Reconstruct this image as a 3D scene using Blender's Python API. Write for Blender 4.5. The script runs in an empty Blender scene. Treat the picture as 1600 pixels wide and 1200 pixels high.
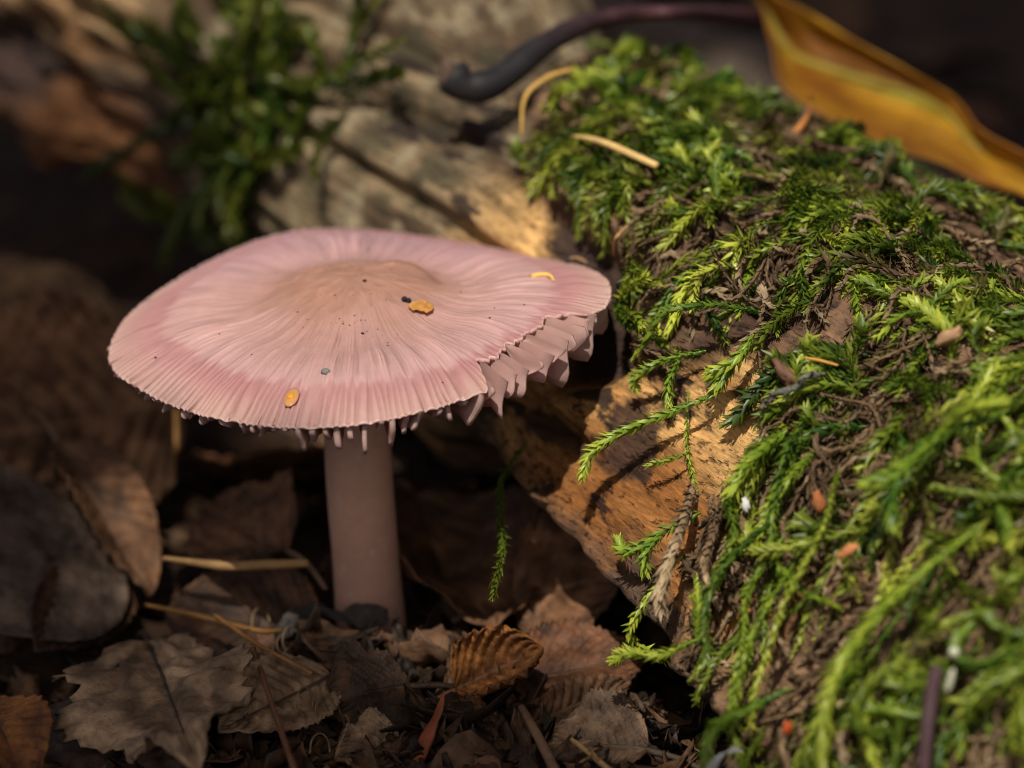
import bpy, math
import numpy as np
from mathutils import Vector, Matrix

# ------------------------------------------------------------------ camera, sky, sun, exposure
S = 0.01                                     # everything below is laid out in centimetres
R_ = math.radians
sc = bpy.context.scene
PITCH = R_(20.0)
Fv = np.array([0, math.cos(PITCH), -math.sin(PITCH)])
Uv = np.array([0, math.sin(PITCH), math.cos(PITCH)])
Xv = np.array([1.0, 0, 0])
CAPC = np.array([0.0, 0.0, 3.2])             # centre of the cap rim
FPX = 60 / 17.3 * 1600
CAM = CAPC - 34 * Fv + Xv * (243 * 34 / FPX) - Uv * (100 * 34 / FPX)

cd = bpy.data.cameras.new('camera')
cam = bpy.data.objects.new('camera', cd)
sc.collection.objects.link(cam)
cam.location = CAM * S
cam.rotation_euler = (math.pi / 2 - PITCH, 0, 0)
cd.sensor_width = 17.3
cd.lens = 60
cd.clip_start = 0.02
cd.clip_end = 200
cd.dof.use_dof = True
cd.dof.focus_distance = 32.6 * S
cd.dof.aperture_fstop = 8.0
cd.dof.aperture_blades = 7
sc.camera = cam

EL, AZ = R_(57), R_(10)                       # the sun stands behind the camera, a little to the left
SUN = np.array([-math.sin(AZ) * math.cos(EL), -math.cos(AZ) * math.cos(EL), math.sin(EL)])
w = bpy.data.worlds.new('World')
sc.world = w
w.use_nodes = True
nt = w.node_tree
sky = nt.nodes.new('ShaderNodeTexSky')
sky.sky_type = 'NISHITA'
sky.sun_disc = False
sky.sun_elevation = EL
sky.sun_rotation = math.atan2(SUN[0], SUN[1])
sky.dust_density = 8.0
sky.air_density = 0.35
sky.ozone_density = 0.0
bg = nt.nodes['Background']
bg.inputs['Strength'].default_value = 0.10
nt.links.new(sky.outputs[0], bg.inputs['Color'])
sl = bpy.data.lights.new('sun', 'SUN')
sl.energy = 4.5
sl.angle = R_(0.6)
sl.color = (1.0, 0.93, 0.82)
so = bpy.data.objects.new('sun', sl)
sc.collection.objects.link(so)
so.location = (-1, -3, 5)
so.rotation_euler = Vector(SUN).to_track_quat('Z', 'Y').to_euler()

vs = sc.view_settings
vs.view_transform = 'Standard'
vs.look = 'None'
vs.exposure = 0.0
vs.gamma = 1.0
vs.use_curve_mapping = False
sc.cycles.use_denoising = True
sc.cycles.filter_width = 1.05
sc.cycles.max_bounces = 8
sc.cycles.caustics_reflective = False
sc.cycles.caustics_refractive = False

rng = np.random.default_rng(11)

# ------------------------------------------------------------------ helpers
def nrm(v):
    v = np.asarray(v, float)
    return v / (np.linalg.norm(v, axis=-1, keepdims=True) + 1e-12)

def P(px, py, d):
    """the point seen at photo pixel (px, py) at depth d"""
    return CAM + d * (Fv + Xv * (px - 800) / FPX + Uv * (600 - py) / FPX)

def G(px, py, z):
    """the point seen at photo pixel (px, py) at height z"""
    r = Fv + Xv * (px - 800) / FPX + Uv * (600 - py) / FPX
    return CAM + r * ((z - CAM[2]) / r[2])

def pix(W):
    q = np.asarray(W) - CAM
    d = q @ Fv
    return 800 + FPX * q[..., 0] / d, 600 - FPX * (q @ Uv) / d, d

def _hash(i, j, k):
    h = (i.astype(np.uint32) * np.uint32(374761393) + j.astype(np.uint32) * np.uint32(668265263)
         + k.astype(np.uint32) * np.uint32(2147483647))
    h = (h ^ (h >> np.uint32(13))) * np.uint32(1274126177)
    h = h ^ (h >> np.uint32(16))
    return (h & np.uint32(0xFFFFFF)).astype(np.float64) / float(0xFFFFFF)

def noise(p, octv=1, gain=0.5):
    p = np.asarray(p, float)
    tot, amp, norm = 0, 1.0, 0
    for o in range(octv):
        q = p * (2 ** o) + 17.3 * o
        f = np.floor(q)
        i = f.astype(np.int64)
        t = q - f
        t = t * t * (3 - 2 * t)
        v = 0
        for dx in (0, 1):
            wx = t[..., 0] if dx else 1 - t[..., 0]
            for dy in (0, 1):
                wy = t[..., 1] if dy else 1 - t[..., 1]
                for dz in (0, 1):
                    wz = t[..., 2] if dz else 1 - t[..., 2]
                    v = v + wx * wy * wz * _hash(i[..., 0] + dx, i[..., 1] + dy, i[..., 2] + dz)
        tot = tot + amp * v
        norm += amp
        amp *= gain
    return tot / norm

def st3(a, b, c=0.0):
    a, b = np.broadcast_arrays(np.asarray(a, float), np.asarray(b, float))
    return np.stack([a, b, np.zeros_like(a) + c], -1)

def sstep(a, b, x):
    t = np.clip((x - a) / (b - a), 0, 1)
    return t * t * (3 - 2 * t)

def mixc(a, b, t):
    a, b = np.asarray(a, float), np.asarray(b, float)
    return a + (b - a) * np.asarray(t)[..., None]

def inpoly(x, y, poly):
    res = np.zeros(np.shape(x), bool)
    n = len(poly)
    for i in range(n):
        x1, y1 = poly[i]
        x2, y2 = poly[(i + 1) % n]
        c = ((y1 > y) != (y2 > y)) & (x < (x2 - x1) * (y - y1) / (y2 - y1 + 1e-9) + x1)
        res ^= c
    return res

def build(name, V, F, mat, origin=(0, 0, 0), parent=None, smooth=True, col=None, vec=None):
    """links ONE mesh object; V in world centimetres, F an index array or a list of index arrays"""
    V = np.asarray(V, float).reshape(-1, 3)
    Fs = F if isinstance(F, (list, tuple)) and len(F) and isinstance(F[0], np.ndarray) else [np.asarray(F)]
    me = bpy.data.meshes.new(name)
    me.vertices.add(len(V))
    me.vertices.foreach_set('co', ((V - np.asarray(origin)) * S).ravel())
    loops = np.concatenate([f.ravel() for f in Fs]).astype(np.int32)
    tot = np.concatenate([np.full(len(f), f.shape[1]) for f in Fs])
    start = np.concatenate([[0], np.cumsum(tot)[:-1]]).astype(np.int32)
    me.loops.add(len(loops))
    me.loops.foreach_set('vertex_index', loops)
    me.polygons.add(len(tot))
    me.polygons.foreach_set('loop_start', start)
    if smooth:
        me.polygons.foreach_set('use_smooth', np.ones(len(tot), bool))
    me.update(calc_edges=True)
    if col is not None:
        c = np.ones((len(V), 4))
        c[:, :3] = np.asarray(col).reshape(-1, 3) if np.ndim(col) > 1 else np.tile(col, (len(V), 1))
        me.attributes.new('col', 'FLOAT_COLOR', 'POINT').data.foreach_set('color', c.ravel())
    if vec is not None:
        me.attributes.new('lp', 'FLOAT_VECTOR', 'POINT').data.foreach_set('vector', np.asarray(vec, float).ravel())
    me.materials.append(mat)
    o = bpy.data.objects.new(name, me)
    sc.collection.objects.link(o)
    if parent is not None:
        o.parent = parent
    else:
        o.location = np.asarray(origin, float) * S
    return o

def tag(o, label=None, cat=None, group=None, kind=None):
    if label: o['label'] = label
    if cat: o['category'] = cat
    if group: o['group'] = group
    if kind: o['kind'] = kind
    return o

def thing(name, origin, label, cat, group=None):
    o = bpy.data.objects.new(name, None)
    o.empty_display_size = 0.005
    sc.collection.objects.link(o)
    o.location = np.asarray(origin, float) * S
    return tag(o, label, cat, group)

def gridF(nu, nv, closed_v=False):
    i = np.arange(nu - 1)[:, None]
    j = np.arange(nv if closed_v else nv - 1)[None, :]
    j2 = (j + 1) % nv
    return np.stack([i * nv + j, i * nv + j2, (i + 1) * nv + j2, (i + 1) * nv + j], -1).reshape(-1, 4)

def spline(pts, n):
    pts = np.asarray(pts, float)
    if len(pts) == 2:
        return pts[0] + (pts[1] - pts[0]) * np.linspace(0, 1, n)[:, None]
    q = np.vstack([2 * pts[0] - pts[1], pts, 2 * pts[-1] - pts[-2]])
    t = np.linspace(0, len(pts) - 1 - 1e-6, n)
    k = t.astype(int)
    f = (t - k)[:, None]
    p0, p1, p2, p3 = q[k], q[k + 1], q[k + 2], q[k + 3]
    return 0.5 * (2 * p1 + (p2 - p0) * f + (2 * p0 - 5 * p1 + 4 * p2 - p3) * f ** 2 + (3 * p1 - p0 - 3 * p2 + p3) * f ** 3)

def tube(path, rad, k=8, flat=1.0):
    path = np.asarray(path, float)
    n = len(path)
    rad = np.broadcast_to(np.asarray(rad, float), (n,))
    T = nrm(np.gradient(path, axis=0))
    ref = np.array([0.13, 0.21, 0.97])
    if abs(T[0] @ ref) > 0.9: ref = np.array([1.0, 0.1, 0])
    N = nrm(ref - (T @ ref)[:, None] * T)
    B = np.cross(T, N)
    a = np.linspace(0, 2 * np.pi, k, endpoint=False)
    V = path[:, None] + rad[:, None, None] * (np.cos(a)[None, :, None] * N[:, None] * flat + np.sin(a)[None, :, None] * B[:, None])
    V = V.reshape(-1, 3)
    F = gridF(n, k, True)
    c0, c1 = len(V), len(V) + 1
    V = np.vstack([V, path[0], path[-1]])
    j = np.arange(k)
    t0 = np.stack([np.full(k, c0), (j + 1) % k, j], -1)
    t1 = np.stack([np.full(k, c1), (n - 1) * k + j, (n - 1) * k + (j + 1) % k], -1)
    return V, [F, np.vstack([t0, t1])]

def lump(c, ax, seed, n=10, m=14, rough=0.3, freq=2.2):
    """an irregular pebble-like piece with half axes ax (3x3 rows or 3 numbers)"""
    ax = np.diag(ax) if np.ndim(ax) == 1 else np.asarray(ax, float)
    th = np.linspace(0.08, np.pi - 0.08, n)[:, None]
    ph = np.linspace(0, 2 * np.pi, m, endpoint=False)[None, :]
    D = np.stack([np.sin(th) * np.cos(ph), np.sin(th) * np.sin(ph), np.cos(th) + 0 * ph], -1)
    r = 1 + rough * (noise(D * freq + seed * 7.7, 3) - 0.5) * 2
    V = (D * r[..., None]).reshape(-1, 3) @ ax + c
    F = gridF(n, m, True)
    caps = [np.arange(m)[None, ::-1], ((n - 1) * m + np.arange(m))[None, :]]
    return V, [F] + caps

# ------------------------------------------------------------------ materials
def newmat(name):
    m = bpy.data.materials.new(name)
    m.use_nodes = True
    return m, m.node_tree, m.node_tree.nodes['Principled BSDF']

def mat_col(name, rough=0.6, spec=0.3, vscale=200.0, vamt=0.35, bscale=500.0, bump=0.3, bdist=0.0004,
            transl=0.0, sss=0.0, sssr=0.001, const=None, coat=0.0):
    m, t, b = newmat(name)
    if const is None:
        a = t.nodes.new('ShaderNodeAttribute'); a.attribute_name = 'col'
        csrc = a.outputs['Color']
    else:
        a = t.nodes.new('ShaderNodeRGB'); a.outputs[0].default_value = (*const, 1)
        csrc = a.outputs[0]
    tc = t.nodes.new('ShaderNodeTexCoord')
    n = t.nodes.new('ShaderNodeTexNoise')
    n.inputs['Scale'].default_value = vscale
    n.inputs['Detail'].default_value = 6
    n.inputs['Roughness'].default_value = 0.65
    t.links.new(tc.outputs['Object'], n.inputs['Vector'])
    mr = t.nodes.new('ShaderNodeMapRange')
    mr.inputs[1].default_value = 0.3; mr.inputs[2].default_value = 0.7
    mr.inputs[3].default_value = 1 - vamt; mr.inputs[4].default_value = 1 + vamt
    t.links.new(n.outputs['Fac'], mr.inputs[0])
    vm = t.nodes.new('ShaderNodeVectorMath'); vm.operation = 'SCALE'
    t.links.new(csrc, vm.inputs[0]); t.links.new(mr.outputs[0], vm.inputs['Scale'])
    t.links.new(vm.outputs[0], b.inputs['Base Color'])
    b.inputs['Roughness'].default_value = rough
    b.inputs['Specular IOR Level'].default_value = spec
    if coat: b.inputs['Coat Weight'].default_value = coat
    if bump:
        n2 = t.nodes.new('ShaderNodeTexNoise')
        n2.inputs['Scale'].default_value = bscale
        n2.inputs['Detail'].default_value = 6
        t.links.new(tc.outputs['Object'], n2.inputs['Vector'])
        bp = t.nodes.new('ShaderNodeBump')
        bp.inputs['Strength'].default_value = bump
        bp.inputs['Distance'].default_value = bdist
        t.links.new(n2.outputs['Fac'], bp.inputs['Height'])
        t.links.new(bp.outputs[0], b.inputs['Normal'])
    if sss:
        b.inputs['Subsurface Weight'].default_value = sss
        b.inputs['Subsurface Radius'].default_value = (1.0, 0.55, 0.45)
        b.inputs['Subsurface Scale'].default_value = sssr
    if transl:
        tr = t.nodes.new('ShaderNodeBsdfTranslucent')
        t.links.new(vm.outputs[0], tr.inputs['Color'])
        mx = t.nodes.new('ShaderNodeMixShader')
        mx.inputs[0].default_value = transl
        t.links.new(b.outputs[0], mx.inputs[1]); t.links.new(tr.outputs[0], mx.inputs[2])
        t.links.new(mx.outputs[0], t.nodes['Material Output'].inputs[0])
    return m

def mat_wood():
    """grain, pits and dark streaks that run along the log; 'lp' holds (along, around, out) in cm"""
    m, t, b = newmat('weathered_wood')
    L = t.links.new
    ca = t.nodes.new('ShaderNodeAttribute'); ca.attribute_name = 'col'
    la = t.nodes.new('ShaderNodeAttribute'); la.attribute_name = 'lp'
    def tex(sx, sy, scale, detail=5, rough=0.6):
        mp = t.nodes.new('ShaderNodeMapping')
        mp.inputs['Scale'].default_value = (sx, sy, 1)
        L(la.outputs['Vector'], mp.inputs['Vector'])
        n = t.nodes.new('ShaderNodeTexNoise')
        n.inputs['Scale'].default_value = scale
        n.inputs['Detail'].default_value = detail
        n.inputs['Roughness'].default_value = rough
        L(mp.outputs[0], n.inputs['Vector'])
        return n.outputs['Fac']
    def rng_(src, a, c, d, e):
        r = t.nodes.new('ShaderNodeMapRange')
        for k, v in zip((1, 2, 3, 4), (a, c, d, e)): r.inputs[k].default_value = v
        L(src, r.inputs[0]); return r.outputs[0]
    grain = tex(0.09, 1, 13, 7, 0.7)
    fine = tex(0.25, 1, 45)
    pits = tex(0.35, 1, 20, 4, 0.6)
    blot = tex(0.35, 1, 2.6, 6, 0.6)
    mul = t.nodes.new('ShaderNodeMath'); mul.operation = 'MULTIPLY'
    L(rng_(grain, 0.3, 0.7, 0.35, 1.5), mul.inputs[0])
    L(rng_(fine, 0.3, 0.7, 0.8, 1.2), mul.inputs[1])
    mul2 = t.nodes.new('ShaderNodeMath'); mul2.operation = 'MULTIPLY'
    L(mul.outputs[0], mul2.inputs[0]); L(rng_(pits, 0.32, 0.44, 0.3, 1.0), mul2.inputs[1])
    sc_ = t.nodes.new('ShaderNodeVectorMath'); sc_.operation = 'SCALE'
    L(ca.outputs['Color'], sc_.inputs[0]); L(mul2.outputs[0], sc_.inputs['Scale'])
    mx = t.nodes.new('ShaderNodeMix'); mx.data_type = 'RGBA'
    L(rng_(blot, 0.585, 0.625, 0.0, 0.92), mx.inputs[0])
    L(sc_.outputs[0], mx.inputs[6]); mx.inputs[7].default_value = (0.025, 0.016, 0.014, 1)
    L(mx.outputs[2], b.inputs['Base Color'])
    b.inputs['Roughness'].default_value = 0.75
    b.inputs['Specular IOR Level'].default_value = 0.25
    hs = t.nodes.new('ShaderNodeMath'); hs.operation = 'ADD'
    L(grain, hs.inputs[0]); L(rng_(pits, 0.30, 0.42, 0, 0.6), hs.inputs[1])
    bp = t.nodes.new('ShaderNodeBump')
    bp.inputs['Strength'].default_value = 0.8
    bp.inputs['Distance'].default_value = 0.0006
    L(hs.outputs[0], bp.inputs['Height']); L(bp.outputs[0], b.inputs['Normal'])
    return m

M_wood = mat_wood()
M_soil = mat_col('damp_soil', rough=0.85, spec=0.2, vscale=90, vamt=0.5, bscale=160, bump=0.8, bdist=0.003)
M_moss = mat_col('moss_leaf', rough=0.4, spec=0.5, vscale=300, vamt=0.15, bump=0, transl=0.35)
M_dry = mat_col('dry_moss', rough=0.75, spec=0.2, vscale=300, vamt=0.3, bump=0.3)
M_leaf = mat_col('dead_leaf', rough=0.6, spec=0.3, vscale=420, vamt=0.6, bscale=480, bump=0.9, bdist=0.0008, transl=0.08)
M_yleaf = mat_col('yellow_leaf', rough=0.5, spec=0.3, vscale=160, vamt=0.25, bscale=300, bump=0.4, bdist=0.0006, transl=0.3)
M_cap = mat_col('cap_skin', rough=0.5, spec=0.35, vscale=900, vamt=0.05, bscale=1500, bump=0.12, bdist=0.0001, sss=0.2, sssr=0.0006)
M_gill = mat_col('gill_flesh', rough=0.55, spec=0.25, vscale=600, vamt=0.06, bump=0, transl=0.42)
M_stem = mat_col('stem_flesh', rough=0.55, spec=0.3, vscale=500, vamt=0.10, bscale=900, bump=0.25, bdist=0.0002, sss=0.3, sssr=0.0012)
M_bit = mat_col('litter_bit', rough=0.65, spec=0.3, vscale=500, vamt=0.3, bscale=700, bump=0.4, bdist=0.0004)
M_shiny = mat_col('petiole_skin', rough=0.6, spec=0.25, vscale=300, vamt=0.35, bscale=300, bump=0.4, bdist=0.0006)
M_green = mat_col('living_leaf', rough=0.5, spec=0.4, vscale=60, vamt=0.2, bump=0, transl=0.35)
M_bark = mat_col('sapling_bark', rough=0.8, spec=0.2, vscale=60, vamt=0.3, bscale=150, bump=0.6, bdist=0.002)
md, td, bd = newmat('water_drop')
bd.inputs['Transmission Weight'].default_value = 1.0
bd.inputs['Roughness'].default_value = 0.02
bd.inputs['IOR'].default_value = 1.33
M_drop = md

# ------------------------------------------------------------------ ground
def ground_h(x, y):
    q = st3(x * 0.35, y * 0.35, 3.1)
    h = (noise(q, 4) - 0.5) * 0.9 - 0.25
    h = h + 0.30 * np.exp(-(((x - 0.1) / 1.3) ** 2 + ((y + 0.9) / 1.1) ** 2))
    h = h + (noise(st3(x * 2.3, y * 2.3, 8.0), 3) - 0.5) * 0.28
    return h

gx = np.concatenate([-np.geomspace(1500, 9, 22), np.linspace(-8.8, 9, 200), np.geomspace(9.2, 1500, 22)])
gy = np.concatenate([-np.geomspace(1500, 7, 22), np.linspace(-6.8, 14, 220), np.geomspace(14.3, 1500, 34)])
X, Y = np.meshgrid(gx, gy, indexing='ij')
fade = np.clip(60 / np.maximum(np.hypot(X, Y), 60), 0.0, 1)
Z = ground_h(X, Y) * fade
gc = mixc((0.020, 0.010, 0.005), (0.055, 0.028, 0.014), noise(st3(X * 1.1, Y * 1.1, 5.0), 3))
g = build('ground', np.stack([X, Y, Z], -1), gridF(len(gx), len(gy)), M_soil, col=gc)
g['kind'] = 'structure'

# ------------------------------------------------------------------ the log
AX = nrm(np.array([1.0, -1.2, -0.27]))
A0 = P(1300, 690, 35.6)
E1 = nrm(np.array([0, 0, 1.0]) - AX[2] * AX)
E2 = np.cross(AX, E1)

EDGE = [P(px, py, d) - A0 for px, py, d in ((690, 610, 36.2), (770, 690, 35.2), (870, 800, 34.0), (960, 900, 33.2), (1050, 985, 32.4), (1130, 1080, 31.7), (1250, 1220, 30.8), (1400, 1400, 29.8))]
EDGE_S = np.array([q @ AX for q in EDGE])
EDGE_F = np.array([math.atan2(q @ E2, q @ E1) for q in EDGE])
EDGE_R = np.array([math.hypot(q @ E2, q @ E1) for q in EDGE])

def rad0(s, f):
    r = np.clip(2.75 + 0.13 * s - 0.12 * np.maximum(s + 4.0, 0) * np.maximum(np.cos(f + 0.45), 0) ** 2, 1.75, 3.5)
    lumpn = noise(np.stack([s * 0.16, 2 * np.cos(f), 2 * np.sin(f)], -1) + 4.0, 2) - 0.5
    r = r + 0.5 * lumpn
    # near half: a flat flank sloping down to a low broken edge, undercut below it
    fe = np.interp(s, EDGE_S, EDGE_F); re = np.interp(s, EDGE_S, EDGE_R)
    f1 = 0.75
    r1 = 2.75 + 0.10 * s
    x1, y1, x2, y2 = r1 * np.cos(f1), r1 * np.sin(f1), re * np.cos(fe), re * np.sin(fe)
    den = np.cos(f) * (y2 - y1) - np.sin(f) * (x2 - x1)
    line = (x1 * y2 - y1 * x2) / np.where(np.abs(den) < 1e-3, 1e-3, den)
    line = line * (1 + 0.05 * np.sin(np.pi * np.clip((f - f1) / (fe - f1), 0, 1)))
    under = re * np.exp(-np.maximum(f - fe, 0) * 1.5) * (1 - 0.10 * sstep(0.0, 0.06, f - fe))
    flank = np.where(f < fe, line, np.maximum(under, 1.8))
    inr = sstep(f1 - 0.02, f1 + 0.15, f) * sstep(3.0, 2.7, f) * sstep(-4.2, -2.8, s)
    r = r * (1 - inr) + (flank + 0.35 * lumpn) * inr
    r = r + 1.15 * sstep(0.45, -0.35, f) * sstep(-2.2, -1.3, f) * sstep(-5.2, -7.2, s)      # broad back of the far half
    # the broken far end: a ledge above an undercut hollow
    far = sstep(-8.0, -10.5, s)
    r = r + far * (0.55 * np.exp(-((f - 0.85) / 0.28) ** 2) - 0.35 * np.exp(-((f - 1.75) / 0.42) ** 2))
    r = r + far * 0.9 * (noise(np.stack([s * 0.9, f * 2.6, s * 0 + 3.3], -1), 3) - 0.5)
    return r

def wrap(a):
    return (a + np.pi) % (2 * np.pi) - np.pi

NS, NF = 560, 330
sg = np.concatenate([np.linspace(-20, -9, 90, endpoint=False), np.linspace(-9, 7.5, 430, endpoint=False), np.linspace(7.5, 10, 40)])
fg = np.concatenate([np.linspace(-math.pi, -1.2, 40, endpoint=False), np.linspace(-1.2, 2.5, 260, endpoint=False), np.linspace(2.5, math.pi, 30, endpoint=False)])
SG, FG = np.meshgrid(sg, fg, indexing='ij')

def sag(s):
    return -0.075 * np.maximum(-(s + 8.0), 0)

def log_pt(s, f, r):
    return A0 + s[..., None] * AX + (r * np.cos(f) + sag(s))[..., None] * E1 + (r * np.sin(f))[..., None] * E2

MOSS_POLY = [(935, 30), (880, 120), (835, 180), (812, 262), (855, 335), (935, 365), (985, 405), (975, 470), (985, 560), (1050, 588),
             (1115, 575), (1165, 560), (1225, 590), (1215, 650), (1205, 725), (1150, 765), (1090, 830), (1075, 900), (1085, 985),
             (985, 1080), (1020, 1150), (1060, 1290), (2400, 1500), (2400, -600), (935, -600)]
BASE = log_pt(SG, FG, rad0(SG, FG))
bx_, by_, bd_ = pix(BASE)
jit = 26 * (noise(np.stack([SG * 1.3, FG * 3, SG * 0], -1), 3) - 0.5)
NRM0 = nrm(np.cos(FG)[..., None] * E1 + np.sin(FG)[..., None] * E2)
facing = ((BASE - CAM) * NRM0).sum(-1) < 0
mask = np.where(facing, inpoly(bx_ + jit, by_ + jit, MOSS_POLY), SG > -2.6).astype(float)
msoft = mask.copy()
for _ in range(5):
    msoft = (msoft + np.roll(msoft, 1, 1) + np.roll(msoft, -1, 1)) / 3
    msoft[1:-1] = (msoft[1:-1] + msoft[:-2] + msoft[2:]) / 3

def lookup(arr, s, f):
    i = np.clip(np.interp(s, sg, np.arange(NS)).round().astype(int), 0, NS - 1)
    j = np.interp(wrap(f), fg, np.arange(NF)).round().astype(int) % NF
    return arr[i, j]

def detail(s, f):
    arc = f * 2.4
    g1 = noise(np.stack([s * 0.30, arc * 4.0, s * 0], -1), 3) - 0.5          # grain ridges along the log
    d = 0.16 * g1
    # long drying cracks in the bare far half
    for k, (f0, wd, dp, s0, s1) in enumerate([(0.62, 0.030, 0.22, -12, -2.0), (1.02, 0.035, 0.26, -12, -1.5), (0.30, 0.022, 0.15, -9, -3.5), (1.42, 0.03, 0.2, -5, 0.2)]):
        ff = f0 + 0.07 * (noise(np.stack([s * 0.5, s * 0 + k, s * 0], -1), 2) - 0.5)
        d = d - dp * np.exp(-((f - ff) / wd) ** 2) * sstep(s0, s0 + 1, s) * sstep(s1, s1 - 1, s)
        d = d + 0.07 * sstep(ff - 0.28, ff - 0.03, f) * sstep(ff + 0.03, ff, f) * sstep(s0, s0 + 1, s) * sstep(s1, s1 - 1, s)
    return d

n_b = noise(np.stack([SG * 1.5, FG * 4.0, SG * 0 + 2.0], -1), 4)
crumb = noise(np.stack([SG * 3.5, FG * 8.5, SG * 0 + 9.0], -1), 3)
RG = rad0(SG, FG) + detail(SG, FG) * (1 - 0.5 * msoft) + msoft * (0.03 + 0.22 * n_b) + msoft * 0.22 * (crumb - 0.5)
RG = RG + msoft * 0.10 * (noise(np.stack([SG * 8, FG * 20, SG * 0 + 4.0], -1), 2) - 0.5)
rim = sstep(-0.16, 0.05, FG - np.interp(SG, EDGE_S, EDGE_F) - 0.25 * (n_b - 0.5)) * sstep(-5, -3, SG)
RG = RG + rim * 0.22 * (crumb - 0.5)

def rad(s, f):
    return lookup(RG, s, f)

def surf(s, f):
    p = log_pt(s, f, rad(s, f))
    n = np.cos(f)[..., None] * E1 + np.sin(f)[..., None] * E2
    return p, n

def hit_log(px, py):
    ds = np.linspace(29, 60, 6000)
    W = CAM + ds[:, None] * (Fv + Xv * (px - 800) / FPX + Uv * (600 - py) / FPX)
    q = W - A0
    s = q @ AX
    c, e = q @ E1 - sag(s), q @ E2
    f = np.arctan2(e, c)
    ins = (np.hypot(c, e) < rad(s, f)) & (s > -20) & (s < 10)
    k = int(np.argmax(ins)) if ins.any() else None
    if k is None:
        k = int(np.argmin(np.hypot(c, e) - rad(s, f)))
    return W[k], nrm(np.cos(f[k]) * E1 + np.sin(f[k]) * E2), s[k], f[k], ds[k]

# wood colours, with one patch of shade painted in
nz1 = noise(np.stack([SG * 0.35, FG * 5.0, SG * 0 + 1.0], -1), 4)
nz2 = noise(np.stack([SG * 0.8, FG * 2.0, SG * 0 + 6.0], -1), 3)
c_flank = mixc((0.30, 0.12, 0.032), (0.74, 0.44, 0.165), sstep(0.36, 0.62, nz1))
nz4 = noise(np.stack([SG * 0.9, FG * 9.0, SG * 0 + 11.0], -1), 4)
c_flank = mixc(c_flank, (0.045, 0.026, 0.020), 0.9 * sstep(0.61, 0.65, nz4))
c_far = mixc((0.10, 0.065, 0.036), (0.27, 0.195, 0.11), sstep(0.35, 0.65, nz1))
nz3 = noise(np.stack([SG * 2.6, FG * 7.0, SG * 0 + 5.0], -1), 4)
c_far = mixc(c_far, (0.33, 0.27, 0.17), 0.7 * sstep(0.56, 0.68, nz3))
c_far = mixc(c_far, (0.055, 0.05, 0.028), 0.75 * sstep(0.46, 0.34, nz3))
c_end = mixc((0.05, 0.03, 0.024), (0.21, 0.09, 0.035), sstep(0.40, 0.62, nz2))
tf = sstep(-2.5, -4.6, SG + 1.2 * (FG - 1.1))
C = mixc(c_flank, c_far, np.zeros_like(SG)) * (1 - tf[..., None]) + c_far * tf[..., None]
te = sstep(-8.6, -10.2, SG)[..., None]
C = C * (1 - te) + c_end * te
ledge = (sstep(-9, -10.5, SG) * np.exp(-((FG - 1.0) / 0.30) ** 2))[..., None] * 0.9
C = C * (1 - ledge) + mixc((0.28, 0.16, 0.07), (0.60, 0.42, 0.22), sstep(0.3, 0.7, nz1)) * ledge
SHADEP = [(862, 318), (930, 358), (990, 410), (985, 560), (940, 610), (860, 600), (845, 420)]  # cap shadow and shaded bark side, painted dark into the wood colour
shade_m = np.where(facing, inpoly(bx_ + jit, by_ + jit, SHADEP), False).astype(float)
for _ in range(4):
    shade_m = (shade_m + np.roll(shade_m, 1, 1) + np.roll(shade_m, -1, 1)) / 3
    shade_m[1:-1] = (shade_m[1:-1] + shade_m[:-2] + shade_m[2:]) / 3
C = mixc(C, mixc((0.028, 0.018, 0.014), (0.075, 0.042, 0.03), nz1), shade_m)
RG = RG - 0.30 * shade_m * (0.5 + n_b)
c_bark = mixc((0.06, 0.032, 0.02), (0.26, 0.15, 0.085), sstep(0.34, 0.7, 0.6 * n_b + 0.4 * crumb))
C = C * (1 - msoft[..., None]) + c_bark * msoft[..., None]
low = np.where(facing, np.exp(-((bx_ - 1210) / 130) ** 2 - ((by_ - 930) / 150) ** 2), 0) * sstep(0.35, 0.6, nz2 + 0.1)
C = mixc(C, c_flank, np.clip(low * 1.3, 0, 1))
crust = (rim * sstep(0.36, 0.5, crumb + 0.35 * rim - 0.1))[..., None]
C = C * (1 - crust) + mixc((0.05, 0.03, 0.02), (0.16, 0.10, 0.065), crumb) * crust
LV = log_pt(SG, FG, RG).reshape(-1, 3)
lp = np.stack([SG, FG * 2.4, RG], -1).reshape(-1, 3)
log_o = thing('log', A0 - np.array([0, 0, 3.0]), 'fallen decaying log of orange tan wood half covered with green moss', 'log')
LO = A0 - np.array([0, 0, 3.0])
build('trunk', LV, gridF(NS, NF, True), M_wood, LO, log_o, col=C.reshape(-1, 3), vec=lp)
for nm, k, sgn in (('broken_end', 0, 1), ('cut_end', NS - 1, -1)):
    ring = LV.reshape(NS, NF, 3)[k]
    cen = ring.mean(0)
    rows = np.stack([cen + (ring - cen) * q - AX * (0.25 * (1 - q) * (-sgn) - 0.003 * sgn) for q in (0.999, 0.7, 0.4, 0.1)])
    build(nm, rows.reshape(-1, 3), [gridF(4, NF, True), (3 * NF + np.arange(NF))[None, :]], M_wood, LO, log_o,
          col=(0.2, 0.12, 0.06), vec=np.zeros((4 * NF, 3)) + rows.reshape(-1, 3))

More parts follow.
